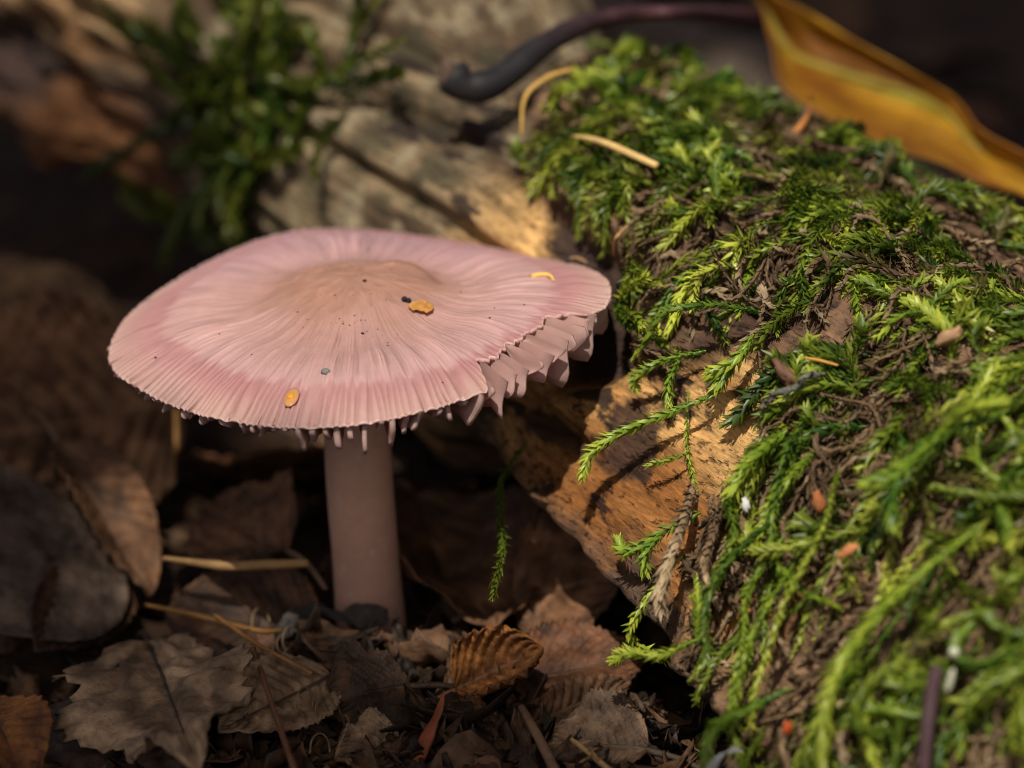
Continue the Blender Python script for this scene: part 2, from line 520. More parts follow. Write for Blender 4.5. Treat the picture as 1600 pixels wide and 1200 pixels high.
# ------------------------------------------------------------------ moss
def walk(s0, f0, psi0, length, K, wiggle, h0, lift, tipdrop, seed, pref=None):
    """creeping shoots on the log: arrays of start parameters -> paths (n,K,3) and normals"""
    r_ = np.random.default_rng(seed)
    n = len(s0)
    s, f, psi = s0.copy(), f0.copy(), psi0.copy()
    out, nn, st = [], [], []
    bend = r_.normal(0, wiggle, n)
    for k in range(K):
        t = k / (K - 1)
        h = h0 + lift * np.sin(np.pi * min(t * 1.15, 1.0)) - tipdrop * t ** 2
        p, nv = surf_s(s, f)
        out.append(p + nv * h[:, None])
        nn.append(nv)
        st.append((s.copy(), f.copy(), psi.copy(), h.copy()))
        step = length / (K - 1)
        bend = bend * 0.8 + r_.normal(0, wiggle * 0.5, n)
        psi = psi + bend
        if pref is not None:
            psi = psi + 0.10 * np.sin(pref - psi)
        s = s + np.cos(psi) * step
        f = f + np.sin(psi) * step / 2.7
    return np.stack(out, 1), np.stack(nn, 1), st

RS = RG.copy()
for _ in range(14):                                   # smoothed radius for the shoots to creep on
    RS = (RS + np.roll(RS, 1, 1) + np.roll(RS, -1, 1)) / 3
    RS[1:-1] = (RS[1:-1] + RS[:-2] + RS[2:]) / 3

def surf_s(s, f):
    p = log_pt(s, f, lookup(RS, s, f))
    n = np.cos(f)[..., None] * E1 + np.sin(f)[..., None] * E2
    return p, n

def shoots(paths, norms, nleaf, leafL, leafW, spread, cdark, cmid, ctip, seed, stem_r=0.012, stem_col=None):
    """leafy shoots: spirals of small folded pointed leaves round every path; returns V, F, col"""
    r_ = np.random.default_rng(seed)
    n, K, _ = paths.shape
    leafL = np.broadcast_to(leafL, (n,)); leafW = np.broadcast_to(leafW, (n,)); spread = np.broadcast_to(spread, (n,))
    t = (np.arange(nleaf) + 0.5) / nleaf
    idx = t * (K - 1)
    i0 = np.minimum(idx.astype(int), K - 2)
    fr = (idx - i0)[None, :, None]
    Pp = paths[:, i0] * (1 - fr) + paths[:, i0 + 1] * fr
    Tt = nrm(np.gradient(paths, axis=1))
    T = nrm(Tt[:, i0] * (1 - fr) + Tt[:, i0 + 1] * fr)
    Nn = norms[:, i0] * (1 - fr) + norms[:, i0 + 1] * fr
    N = nrm(Nn - (Nn * T).sum(-1, keepdims=True) * T)
    B = np.cross(T, N)
    ang = np.arange(nleaf)[None, :] * 2.39996 + r_.uniform(0, 6.3, (n, 1)) + r_.normal(0, 0.25, (n, nleaf))
    rd = np.cos(ang)[..., None] * N + np.sin(ang)[..., None] * B
    prof = np.clip(0.62 + 1.3 * t, 0, 1.0) * np.clip(0.45 + 4.0 * (1 - t), 0, 1)
    Ln = leafL[:, None] * prof[None] * r_.uniform(0.75, 1.2, (n, nleaf))
    Wn = leafW[:, None] * prof[None] * r_.uniform(0.8, 1.2, (n, nleaf))
    sp = spread[:, None] * np.clip(0.35 + 3.0 * (1 - t), 0, 1)[None] * r_.uniform(0.6, 1.35, (n, nleaf))
    D = np.cos(sp)[..., None] * T + np.sin(sp)[..., None] * rd
    O = -np.sin(sp)[..., None] * T + np.cos(sp)[..., None] * rd
    Wv = np.cross(T, rd)
    base = Pp + rd * 0.006
    L1, W1 = Ln[..., None], Wn[..., None]
    v0 = base
    v1 = base + D * L1 * 0.38 + Wv * W1 * 0.5 + O * L1 * 0.02
    v2 = base + D * L1 * 0.38 - Wv * W1 * 0.5 + O * L1 * 0.02
    v3 = base + D * L1 * 0.46 + O * L1 * 0.13
    v4 = base + D * L1 * 0.98 + O * L1 * r_.uniform(-0.12, 0.30, (n, nleaf, 1)) + Wv * L1 * r_.normal(0, 0.14, (n, nleaf, 1))
    V = np.stack([v0, v1, v2, v3, v4], 2).reshape(-1, 3)
    q = np.arange(n * nleaf)[:, None, None] * 5
    F = (q + np.array([[0, 1, 3], [0, 3, 2], [1, 4, 3], [3, 4, 2]])[None]).reshape(-1, 3)
    k1 = np.clip(r_.normal(0.5, 0.25, (n, 1)) + 0.5 * (t[None] - 0.5) + r_.normal(0, 0.12, (n, nleaf)), 0, 1)
    cdark, cmid, ctip = [np.asarray(c, float) if np.ndim(c) == 1 else np.asarray(c)[:, None] for c in (cdark, cmid, ctip)]
    col = np.where((k1 < 0.5)[..., None], cdark + (cmid - cdark) * (k1 * 2)[..., None], cmid + (ctip - cmid) * (k1 * 2 - 1)[..., None])
    young = sstep(0.82, 1.0, t)[None, :, None] * 0.6
    col = col * (1 - young) + ctip * young
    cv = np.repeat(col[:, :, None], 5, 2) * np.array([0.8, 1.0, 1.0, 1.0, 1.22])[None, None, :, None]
    cv = cv.reshape(-1, 3)
    # the wiry stems
    tri = np.array([0, 2.094, 4.189])
    Nk = nrm(norms - (norms * Tt).sum(-1, keepdims=True) * Tt)
    Bk = np.cross(Tt, Nk)
    sr = np.broadcast_to(stem_r, (n,))[:, None, None, None]
    SV = paths[:, :, None] + sr * (np.cos(tri)[None, None, :, None] * Nk[:, :, None] + np.sin(tri)[None, None, :, None] * Bk[:, :, None])
    sf = gridF(K, 3, True)
    SF = (np.arange(n)[:, None, None] * K * 3 + sf[None]).reshape(-1, 4)
    SF = np.vstack([SF[:, [0, 1, 2]], SF[:, [0, 2, 3]]])
    scol = np.asarray(stem_col if stem_col is not None else cmid, float)
    scv = np.zeros((n * K * 3, 3)) + (scol if scol.ndim == 1 else np.repeat(scol.reshape(n, 3), K * 3, 0))
    F = np.vstack([F, SF + len(V)])
    return np.vstack([V, SV.reshape(-1, 3)]), F, np.vstack([cv, scv])

def join(parts):
    Vs, Fs, Cs, o = [], [], [], 0
    for V, F, Cc in parts:
        Vs.append(V); Fs.append(F + o); Cs.append(Cc); o += len(V)
    return np.vstack(Vs), np.vstack(Fs), np.vstack(Cs)

DK, MID, TIP = np.array([0.030, 0.080, 0.010]), np.array([0.19, 0.275, 0.022]), np.array([0.52, 0.58, 0.065])
BR1, BR2, BR3 = np.array([0.05, 0.03, 0.016]), np.array([0.15, 0.095, 0.05]), np.array([0.30, 0.22, 0.13])

def starts(n, seed, green=True, thr=0.49, lo=-5.5, hi=8.5, flo=-1.5, fhi=2.5):
    r_ = np.random.default_rng(seed)
    s = r_.uniform(lo, hi, n * 4); f = r_.uniform(flo, fhi, n * 4)
    dens = noise(np.stack([s * 0.9, f * 2.4, s * 0 + 13.0], -1), 3)
    ok = (lookup(mask, s, f) > 0.5) & ((dens > thr + r_.normal(0, 0.05, len(s))) | (r_.uniform(0, 1, len(s)) < 0.16))
    p = log_pt(s, f, rad0(s, f))
    x, y, d = pix(p)
    hole = (((x - 1235) / 75) ** 2 + ((y - 965) / 85) ** 2 < 1) | (((x - 1165) / 60) ** 2 + ((y - 690) / 70) ** 2 < 1) | (((x - 1470) / 45) ** 2 + ((y - 715) / 50) ** 2 < 1)
    ok &= ~(hole & (r_.uniform(0, 1, len(s)) > 0.12))
    ok &= ~((y > 700) & (r_.uniform(0, 1, len(s)) > (np.where(x < 1340, 0.22, 0.40) if green else 1.0)))
    ok &= (x < 1900) & (y < 1500)
    return s[ok][:n], f[ok][:n]

def inside(stt, r_):
    """shoots that stay on the mossy part (a few may trail over its edge)"""
    m_end = np.mean([lookup(mask, q[0], q[1]) for q in stt[3:]], 0)
    return (m_end > 0.9) | ((r_.uniform(0, 1, len(m_end)) < 0.10) & (m_end > 0.4))

parts = []
def psi_pref(f):
    return np.where(f > -0.25, np.pi / 2, -np.pi / 2)
# green shoots in three sizes, side shoots growing from the longer ones
for nst, ln, nl, seed, lf, lw, spd in ((230, (0.9, 2.0), 150, 1, 0.15, 0.048, 0.50), (330, (0.5, 1.1), 90, 2, 0.155, 0.05, 0.56), (240, (0.25, 0.55), 46, 3, 0.155, 0.052, 0.65)):
    r_ = np.random.default_rng(100 + seed)
    s0, f0 = starts(nst, 20 + seed)
    n = len(s0)
    pf = psi_pref(f0) + r_.normal(0.12, 0.35, n)
    psi0 = pf + r_.normal(0, 1.1, n)
    Ls = r_.uniform(*ln, n)
    h0 = r_.uniform(0.02, 0.14, n); lift = r_.uniform(0.04, 0.26, n)
    pa, no, stt = walk(s0, f0, psi0, Ls, 14, 0.16, h0, lift, r_.uniform(-0.12, 0.12, n), 30 + seed, pf)
    ok = inside(stt, r_)
    pa, no, s0, f0, Ls, n = pa[ok], no[ok], s0[ok], f0[ok], Ls[ok], int(ok.sum())
    stt = [tuple(a[ok] for a in q) for q in stt]
    hue = np.clip(noise(np.stack([s0 * 0.6, f0 * 1.5, s0 * 0 + 3], -1), 2) * 1.6 - 0.42 + r_.normal(0, 0.28, n), 0, 1)
    olive = (r_.uniform(0, 1, n) < 0.20)[:, None]
    cd_ = mixc(DK * 0.7, DK * 1.6, hue); cm_ = mixc(MID * 0.5, MID * 1.25, hue); ct_ = mixc(TIP * 0.6, TIP * 1.15, hue)
    cm_ = np.where(olive, (0.16, 0.14, 0.035), cm_); cd_ = np.where(olive, (0.07, 0.05, 0.02), cd_)
    parts.append(shoots(pa, no, nl, lf * r_.uniform(0.8, 1.2, n), lw * r_.uniform(0.8, 1.25, n), spd * r_.uniform(0.7, 1.35, n), cd_, cm_, ct_, 40 + seed))
    if seed < 3:
        for side in (-1, 1):
            for kk in (4, 7, 10):
                sel = np.where(r_.uniform(0, 1, n) < (0.62 if seed == 1 else 0.30))[0]
                ss, ff, pp, hh = stt[kk]
                m = len(sel)
                pa2, no2, st2 = walk(ss[sel], ff[sel], pp[sel] + side * r_.uniform(0.5, 1.1, m), Ls[sel] * r_.uniform(0.2, 0.42, m), 8, 0.15,
                                   hh[sel], r_.uniform(-0.02, 0.10, m), r_.uniform(-0.08, 0.1, m), 50 + seed * 10 + kk + side)
                ok2 = inside(st2, r_)
                sel, pa2, no2 = sel[ok2], pa2[ok2], no2[ok2]
                parts.append(shoots(pa2, no2, 44, lf * 0.85, lw * 0.9, spd, cd_[sel], cm_[sel], ct_[sel], 60 + kk + side))
# long shoots trailing down the near flank
r_ = np.random.default_rng(401)
n = 95
s0 = r_.uniform(0.5, 8.5, n); f0 = r_.uniform(0.7, 1.6, n)
ok = lookup(mask, s0, f0) > 0.5
s0, f0 = s0[ok], f0[ok]; n = len(s0)
pf = np.pi / 2 + r_.normal(0.15, 0.25, n)
pa, no, stt = walk(s0, f0, pf + r_.normal(0, 0.7, n), r_.uniform(0.8, 2.4, n), 18, 0.22, r_.uniform(0.1, 0.3, n), r_.uniform(0.1, 0.45, n), r_.uniform(-0.2, 0.15, n), 402, pf)
ok = inside(stt, r_)
pa, no, n = pa[ok], no[ok], int(ok.sum())
k = r_.uniform(0, 1, n)
parts.append(shoots(pa, no, 190, 0.13 * r_.uniform(0.8, 1.3, n), 0.042, 0.42, mixc(DK, DK * 1.6, k), mixc(MID * 0.6, MID * 1.15, k), mixc(TIP * 0.6, TIP * 1.05, k), 403))
V, F, Cc = join(parts)
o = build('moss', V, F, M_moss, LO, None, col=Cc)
tag(o, 'bright green creeping moss carpeting the right half of the log', 'moss', kind='stuff')

# withered brown shoots between the green ones
parts = []
for nst, ln, nl, seed in ((900, (0.7, 1.9), 70, 5), (1300, (0.3, 0.9), 36, 6)):
    r_ = np.random.default_rng(200 + seed)
    s0, f0 = starts(nst, 70 + seed, green=False, thr=0.30)
    n = len(s0)
    keep = r_.uniform(0, 1, n) < np.clip(0.45 + 0.55 * sstep(0.4, 1.2, f0), 0, 1)
    s0, f0 = s0[keep], f0[keep]; n = len(s0)
    pf = psi_pref(f0) + r_.normal(0.1, 0.3, n)
    pa, no, stt = walk(s0, f0, pf + r_.normal(0, 1.0, n), r_.uniform(*ln, n), 14, 0.34, r_.uniform(0.0, 0.10, n), r_.uniform(0.02, 0.22, n), r_.uniform(-0.05, 0.15, n), 80 + seed, pf)
    ok = inside(stt, r_)
    pa, no, n = pa[ok], no[ok], int(ok.sum())
    k = r_.uniform(0, 1, n)
    parts.append(shoots(pa, no, nl, 0.11 * r_.uniform(0.7, 1.2, n), 0.045, 0.32, mixc(BR1 * 0.8, BR1 * 1.4, k), mixc(BR2 * 0.6, BR2 * 1.2, k), mixc(BR3 * 0.5, BR3 * 1.1, k), 90 + seed, stem_r=0.02))
V, F, Cc = join(parts)
o = build('withered_moss', V, F, M_dry, LO, None, col=Cc)
tag(o, 'withered brown moss strings tangled under the green moss on the log', 'dry moss', kind='stuff')

# single shoots that stand out
def shoot_thing(name, pixpath, hs, label, cat, brown=False, wid=1.0, nleaf=110, group=None, sub=(), dark=1.0):
    def mk(pp, hh, nl, sd):
        pts, nn = [], []
        for (px, py), h in zip(pp, hh):
            p, n_, s_, f_, d_ = hit_log(px, py)
            pts.append(p + n_ * h); nn.append(n_)
        path = spline(pts, 22)[None]
        no = np.repeat(nrm(np.mean(nn, 0))[None, None], 22, 1)
        if brown:
            return shoots(path, no, nl, 0.13 * wid, 0.05 * wid, 0.3, BR1 * 1.4, BR2 * 1.2, BR3 * 1.2, sd, stem_r=0.03 * wid)
        k_ = dark
        return shoots(path, no, int(nl * 1.5), 0.135 * wid, 0.044 * wid, 0.45, DK * 2.0 * k_, MID * 1.2 * k_, TIP * 1.0 * k_, sd, stem_r=0.016 * wid)
    V, F, Cc = mk(pixpath, hs, nleaf, hash(pixpath[0]) % 1000)
    o0 = V[0]
    e = thing(name, o0, label, cat, group)
    build('shoot', V, F, M_dry if brown else M_moss, o0, e, col=Cc)
    for i, (pp, hh, nl) in enumerate(sub):
        V, F, Cc = mk(pp, hh, nl, 300 + i)
        build('side_shoot', V, F, M_dry if brown else M_moss, o0, e, col=Cc)
    return e

shoot_thing('moss_shoot', [(1142, 628), (1090, 655), (1030, 680), (990, 705), (968, 742)], [0.25, 0.4, 0.5, 0.55, 0.5],
            'long pale green moss shoot arching across the bare orange wood', 'moss shoot', nleaf=120)
shoot_thing('moss_shoot', [(1095, 620), (1096, 690), (1098, 740), (1100, 768)], [0.2, 0.22, 0.15, 0.1],
            'thin dark moss shoot hanging straight down over the bare orange wood', 'moss shoot', nleaf=50, wid=0.6,
            sub=[([(1095, 712), (1075, 722), (1045, 728)], [0.2, 0.3, 0.3], 34)])
shoot_thing('moss_shoot', [(1262, 690), (1235, 725), (1205, 760), (1180, 785)], [0.35, 0.5, 0.5, 0.35],
            'stout braided green moss shoot lying beside the white flake', 'moss shoot', nleaf=130, wid=1.3)
shoot_thing('moss_shoot', [(1200, 545), (1185, 585), (1160, 600), (1135, 602)], [0.3, 0.4, 0.4, 0.3],
            'forked olive green moss shoot at the upper corner of the bare wood patch', 'moss shoot', nleaf=100, wid=1.15,
            sub=[([(1185, 585), (1165, 605), (1148, 618)], [0.4, 0.35, 0.3], 40)])
shoot_thing('moss_shoot', [(1120, 560), (1070, 580), (1030, 600), (1020, 612)], [0.2, 0.35, 0.35, 0.25],
            'dark green moss shoot reaching down onto the shaded edge of the wood', 'moss shoot', nleaf=70, wid=0.9,
            sub=[([(1090, 572), (1080, 610), (1075, 640)], [0.3, 0.35, 0.3], 40)])
shoot_thing('dry_moss_rope', [(1112, 760), (1130, 800), (1125, 850), (1100, 905), (1090, 935)], [0.25, 0.5, 0.6, 0.55, 0.45],
            'thick withered brown moss rope drooping below the bare wood patch', 'dry moss', brown=True, wid=1.5, nleaf=150)
shoot_thing('dry_moss_rope', [(1160, 765), (1165, 820), (1155, 880), (1160, 940)], [0.25, 0.4, 0.45, 0.3],
            'second withered brown moss rope drooping beside the thick one', 'dry moss', brown=True, wid=1.1, nleaf=120)
shoot_thing('moss_shoot', [(1130, 800), (1085, 825), (1050, 845), (1020, 850), (1002, 832)], [0.3, 0.4, 0.4, 0.35, 0.3],
            'dark green moss shoot with upturned tip left of the withered ropes', 'moss shoot', nleaf=90,
            sub=[([(1085, 825), (1065, 855), (1058, 880)], [0.4, 0.45, 0.4], 40)])
shoot_thing('moss_shoot', [(1140, 985), (1100, 1000), (1060, 990), (1035, 1000)], [0.4, 0.55, 0.6, 0.6],
            'green moss shoot jutting out over the dark gap under the log', 'moss shoot', nleaf=80,
            sub=[([(1140, 985), (1135, 940), (1128, 900)], [0.4, 0.35, 0.3], 50)])
shoot_thing('moss_shoot', [(1300, 1060), (1250, 1085), (1215, 1105), (1205, 1150), (1215, 1200)], [0.5, 0.65, 0.75, 0.75, 0.7],
            'green moss shoot bending down beside the frayed grey fibres', 'moss shoot', nleaf=120, wid=1.1)
shoot_thing('moss_shoot', [(1600, 690), (1520, 745), (1480, 790), (1430, 800)], [0.5, 0.8, 0.9, 0.85],
            'blurred pale green forked moss shoot above the brown wood hollow', 'moss shoot', nleaf=120, wid=1.3,
            sub=[([(1520, 745), (1560, 715), (1610, 705)], [0.8, 0.85, 0.8], 50), ([(1480, 790), (1478, 830), (1470, 850)], [0.9, 0.9, 0.8], 40)])
shoot_thing('moss_shoot', [(1590, 860), (1490, 960), (1420, 1060), (1400, 1190)], [0.7, 0.95, 1.0, 0.9],
            'long blurred green moss shoot streaming down the near side of the log', 'moss shoot', nleaf=150, wid=1.35)
for a_ in ([(1185, 770), (1195, 815), (1180, 860), (1190, 905)], [(1135, 775), (1150, 830), (1140, 870), (1128, 890)], [(1265, 820), (1255, 900), (1258, 970), (1262, 1010)],
           [(1240, 1110), (1280, 1100), (1320, 1085), (1350, 1095)], [(1270, 1120), (1262, 1160), (1275, 1210)], [(1330, 1100), (1305, 1140), (1295, 1195)],
           [(1360, 1020), (1370, 1060), (1385, 1095)], [(1400, 1090), (1370, 1130), (1350, 1190)], [(1205, 1120), (1200, 1160), (1215, 1205)], [(1450, 960), (1430, 1020), (1440, 1080)]):
    shoot_thing('dry_moss_strand', a_, [0.3 + 0.12 * math.sin(2.5 * i + a_[0][0]) for i in range(len(a_))],
                'withered pale brown moss strand curling low on the near flank of the log', 'dry moss', brown=True, wid=1.15, nleaf=90, group='withered moss strands low on the log')
shoot_thing('hanging_moss', [(835, 690), (830, 730), (838, 780), (855, 830), (852, 880), (848, 900)], [0.1, 0.35, 0.45, 0.55, 0.6, 0.6],
            'thin moss thread, its colour darkened for shade, hanging below the shaded flank of the log', 'moss shoot', nleaf=90, wid=0.9, dark=0.45)  # low colour scale puts the shade into the thread's own colour

# the blurred tuft on the far part of the log
r_ = np.random.default_rng(77)
parts = []
cen = np.array([(410, 150), (380, 80), (440, 60), (330, 190), (470, 170), (400, 260), (350, 310), (540, 150), (300, 330), (420, 20), (300, 110), (380, 320), (430, 120), (370, 230)])
pa, no = [], []
for i in range(95):
    c0 = cen[r_.integers(len(cen))] + r_.normal(0, 22, 2)
    p, n_, s_, f_, d_ = hit_log(*c0)
    ang = r_.uniform(0, 2 * np.pi)
    tdir = nrm(math.cos(ang) * AX + math.sin(ang) * np.cross(n_, AX))
    Lh = r_.uniform(0.35, 0.9)
    pts = [p, p + n_ * 0.25 * Lh + tdir * 0.3 * Lh, p + n_ * 0.42 * Lh + tdir * 0.7 * Lh, p + n_ * 0.40 * Lh + tdir * 1.1 * Lh]
    pa.append(spline(pts, 14)); no.append(np.repeat(n_[None], 14, 0))
for pp in ([(330, 190), (270, 205), (215, 225)], [(340, 190), (290, 130), (240, 50)], [(380, 180), (420, 110), (450, 60)], [(540, 150), (620, 165), (672, 195)],
           [(540, 160), (575, 90), (582, 60)], [(440, 140), (540, 155), (665, 150)], [(380, 250), (350, 300), (330, 340)], [(420, 90), (370, 30), (400, -20)]):
    pts = []
    for k, q in enumerate(pp):
        p, n_, s_, f_, d_ = hit_log(*q)
        pts.append(p + n_ * (0.15 + 0.35 * k))
    for rep in range(2):
        pa.append(spline(np.array(pts) + r_.normal(0, 0.05, (3, 3)), 14)); no.append(np.repeat(n_[None], 14, 0))
pa, no = np.array(pa), np.array(no)
k = r_.uniform(0, 1, len(pa))
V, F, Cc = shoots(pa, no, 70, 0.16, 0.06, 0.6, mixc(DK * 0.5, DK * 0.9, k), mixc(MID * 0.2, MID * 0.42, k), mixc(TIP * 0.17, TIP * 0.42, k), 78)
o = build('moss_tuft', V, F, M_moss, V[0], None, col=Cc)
tag(o, 'dark green feathery moss tuft on the far bare part of the log', 'moss', kind='stuff')

# ------------------------------------------------------------------ the mushroom
RIM = [(-180, 152, 545), (-165, 168, 578), (-150, 225, 612), (-130, 312, 643), (-110, 415, 662), (-90, 535, 664), (-75, 640, 640), (-60, 745, 612),
       (-45, 838, 572), (-30, 912, 520), (-15, 955, 470), (0, 968, 440), (15, 950, 416), (35, 885, 398), (55, 780, 382), (75, 660, 360), (90, 560, 343),
       (110, 440, 348), (130, 335, 385), (150, 240, 440), (165, 185, 492), (180, 152, 545)]
RIM = np.array(RIM, float)
RC = 2.5
thk = np.radians(RIM[:, 0])
rim3 = []
for th, (a_, px, py) in zip(thk, RIM):
    yy = RC * math.sin(th)
    r = Fv + Xv * (px - 800) / FPX + Uv * (600 - py) / FPX
    rim3.append(CAM + r * ((yy - CAM[1]) / r[1]))
rim3 = np.array(rim3)

def rim_at(th):
    t = np.degrees(wrap(th))
    x = np.interp(t, RIM[:, 0], rim3[:, 0]); y = np.interp(t, RIM[:, 0], rim3[:, 1]); z = np.interp(t, RIM[:, 0], rim3[:, 2])
    return x, y, z

NT, NR = 1440, 130
TH = np.linspace(-np.pi, np.pi, NT, endpoint=False)
rx, ry, rz = rim_at(TH)
def csm(a, n=40):
    for _ in range(3):
        a = sum(np.roll(a, k) for k in range(-n, n + 1, 4)) / len(range(-n, n + 1, 4))
    return a
rx, ry, rz = csm(rx), csm(ry), csm(rz)
rz = rz - CAPC[2]

def cap_z(q, rzv):
    return (rzv * q ** 1.7 + 0.30 * (1 - q ** 2.2) + 0.17 * np.exp(-((q - 0.05) / 0.24) ** 2) - 0.06 * np.exp(-((q - 0.46) / 0.13) ** 2)
            - 0.05 * sstep(0.85, 1.0, q))

notch = sstep(-57, -52, np.degrees(TH)) * sstep(-14, -27, np.degrees(TH))
edge = 1.0 - 0.012 * noise(st3(np.cos(TH) * 30, np.sin(TH) * 30), 3) - notch * (0.15 + 0.07 * (noise(st3(np.cos(TH) * 12, np.sin(TH) * 12, 4.0), 3) - 0.3) + 0.05 * (noise(st3(np.cos(TH) * 45, np.sin(TH) * 45, 9.0), 2) - 0.5))
qq = np.concatenate([np.linspace(0.002, 0.7, 60, endpoint=False), np.linspace(0.7, 1.0, NR - 60)])
Q = qq[:, None] * np.where(qq[:, None] > 0.6, 1 - (1 - edge[None]) * sstep(0.6, 1.0, qq[:, None]), 1.0)
TT = np.broadcast_to(TH[None], Q.shape)
cx, sx = np.cos(TT), np.sin(TT)
# radial furrows over the gills: fine inside, deep at the margin
NSTR = 168
warp = 0.9 * (noise(st3(cx * 9, sx * 9, 2.0), 2) - 0.5) + 0.5 * (noise(np.stack([cx * 14, sx * 14, Q * 3], -1), 2) - 0.5)
ph = TT * NSTR / (2 * np.pi) + warp * 3.0
groove = (0.5 + 0.5 * np.cos(2 * np.pi * ph)) ** 2.2
strength = 0.35 + 0.65 * noise(st3(np.cos(TT) * 26, np.sin(TT) * 26, 6.0), 2)
inner = noise(np.stack([cx * 42, sx * 42, Q * 3.0 + 5], -1), 3)
inner2 = noise(np.stack([cx * 11, sx * 11, Q * 2.0 + 9], -1), 2)
m_out = sstep(0.74, 0.9, Q)
m_in = sstep(0.22, 0.58, Q) * (1 - m_out)
ZC = cap_z(Q, rz[None])
ZC = ZC - 0.036 * groove * strength * m_out + m_in * (0.062 * (inner - 0.5) + 0.06 * (inner2 - 0.5))
ZC = ZC + 0.10 * Q * (noise(np.stack([cx * 1.7 + 3, sx * 1.7, Q * 1.5], -1), 2) - 0.5)
ZC = ZC + 0.10 * np.exp(-(Q / 0.36) ** 2) * (noise(np.stack([cx * Q * 7, sx * Q * 7, Q * 0 + 1], -1), 3) - 0.5)
cw = np.exp(-(Q / 0.42) ** 2)
wr = noise(np.stack([cx * (2 + Q * 16), sx * (2 + Q * 16), Q * 5 + 2], -1), 4)
ZC = ZC + 0.07 * cw * sstep(0.03, 0.2, Q) * (wr - 0.5)
# a fold behind the crown
fold = np.exp(-((Q - 0.30 - 0.05 * np.sin(3 * TT)) / 0.035) ** 2) * sstep(0.15, 0.8, np.sin(TT + 0.25))
ZC = ZC - 0.06 * fold
CXY = np.stack([rx[None] * Q, ry[None] * Q], -1)
ZC = ZC + 0.10 * np.exp(-((CXY[..., 0] - 0.5) / 0.30) ** 2 - ((CXY[..., 1] - 0.42) / 0.26) ** 2) - 0.07 * np.exp(-((CXY[..., 0] - 1.0) / 0.22) ** 2 - ((CXY[..., 1] - 0.5) / 0.5) ** 2)
ZC = ZC - 0.05 * np.exp(-((CXY[..., 1] - 0.42 - 0.12 * np.sin(CXY[..., 0] * 2)) / 0.10) ** 2) * sstep(-1.5, -0.9, CXY[..., 0]) * sstep(0.3, -0.2, CXY[..., 0])
CT = np.stack([CXY[..., 0], CXY[..., 1], ZC + CAPC[2]], -1)

# pigment: tan crown, pale pink disc, deeper pink zone with a ragged inner edge, paler margin
bnd = 0.775 + 0.05 * (noise(st3(cx * 2.2, sx * 2.2, 1.0), 2) - 0.5) + 0.10 * (noise(np.stack([cx * 40, sx * 40, Q * 1.5], -1), 2) - 0.5)
c_crown = np.array([0.345, 0.18, 0.13]); c_disc = np.array([0.435, 0.262, 0.252]); c_zone = np.array([0.385, 0.190, 0.188]); c_mar = np.array([0.450, 0.285, 0.245])
crn = np.exp(-((Q + 0.08 * (noise(np.stack([cx * Q * 5, sx * Q * 5, Q * 0 + 3], -1), 3) - 0.5) * 3) / 0.42) ** 2)
crn = crn * (0.75 + 0.6 * noise(np.stack([cx * Q * 3.2, sx * Q * 3.2, Q * 0 + 6], -1), 3))
CC = mixc(c_disc, c_crown, np.clip(crn * 1.3, 0, 1))
lil = sstep(0.3, 0.9, sx) * sstep(0.35, 0.8, Q)
CC = CC + (np.array([0.40, 0.24, 0.275]) - CC) * (0.6 * lil)[..., None]
CC = CC * (1 + 0.6 * (m_in * (inner - 0.5)) + 0.25 * m_in * (inner2 - 0.5))[..., None]
CC = mixc(CC, c_disc * 1.07, 0.55 * sstep(bnd - 0.16, bnd - 0.02, Q) * sstep(-0.1, -0.5, sx))
zn = sstep(bnd - 0.02, bnd + 0.03, Q) * (0.55 + 0.6 * noise(st3(cx * 3, sx * 3, 5.0), 2))
zn = np.clip(zn, 0, 1)
zone_c = mixc(np.broadcast_to(c_zone, CC.shape), c_mar, sstep(0.84, 0.985, Q))
zone_c = mixc(zone_c, np.array([0.27, 0.115, 0.11]), 0.8 * groove * strength * (1 - 0.6 * sstep(0.92, 1.0, Q)))
CC = mixc(CC, zone_c, zn * (1 - 0.45 * sstep(0.1, 0.8, sx)))
CC = mixc(CC, np.array([0.56, 0.37, 0.32]), 0.6 * sstep(0.985, 1.0, qq[:, None] + 0 * Q))
CC = CC * (1 + 0.12 * (noise(np.stack([cx * Q * 4, sx * Q * 4, Q * 0 + 8], -1), 3) - 0.5))[..., None]
CC = CC * (1 + 0.55 * cw * (wr - 0.5) + 0.20 * cw * (noise(np.stack([cx * Q * 14, sx * Q * 14, Q * 0 + 2], -1), 3) - 0.5))[..., None]
CC = mixc(CC, np.array([0.27, 0.13, 0.095]), 0.7 * fold)

# underside shell
qb = np.array([1.0, 0.97, 0.9, 0.7, 0.45, 0.12])
QB = qb[:, None] * Q[-1][None]
ZB = cap_z(QB, rz[None]) - (0.018 + 0.07 * (1 - QB) ** 0.5) + 0.10 * QB * (noise(np.stack([np.cos(TH)[None] * 1.7 + 3 + 0 * QB, np.sin(TH)[None] * 1.7 + 0 * QB, QB * 1.5], -1), 2) - 0.5)
CB = np.stack([rx[None] * QB, ry[None] * QB, ZB + CAPC[2]], -1)
Vc = np.concatenate([CT.reshape(-1, 3), CB.reshape(-1, 3)])
nrows = NR + len(qb)
Fc = gridF(nrows, NT, True)
Ccol = np.concatenate([CC.reshape(-1, 3), np.tile([0.55, 0.34, 0.31], (CB.size // 3, 1))])
M0 = np.array([0.1, 0.0, -0.1])
mush = thing('mushroom', M0, 'pink mushroom with broad grooved cap and torn margin on a thick pale stem', 'mushroom')
cap_o = build('cap', Vc, [Fc[:, ::-1], np.arange(NT)[None, :]], M_cap, M0, mush, col=Ccol)
capx, capy, capd = pix(CT)

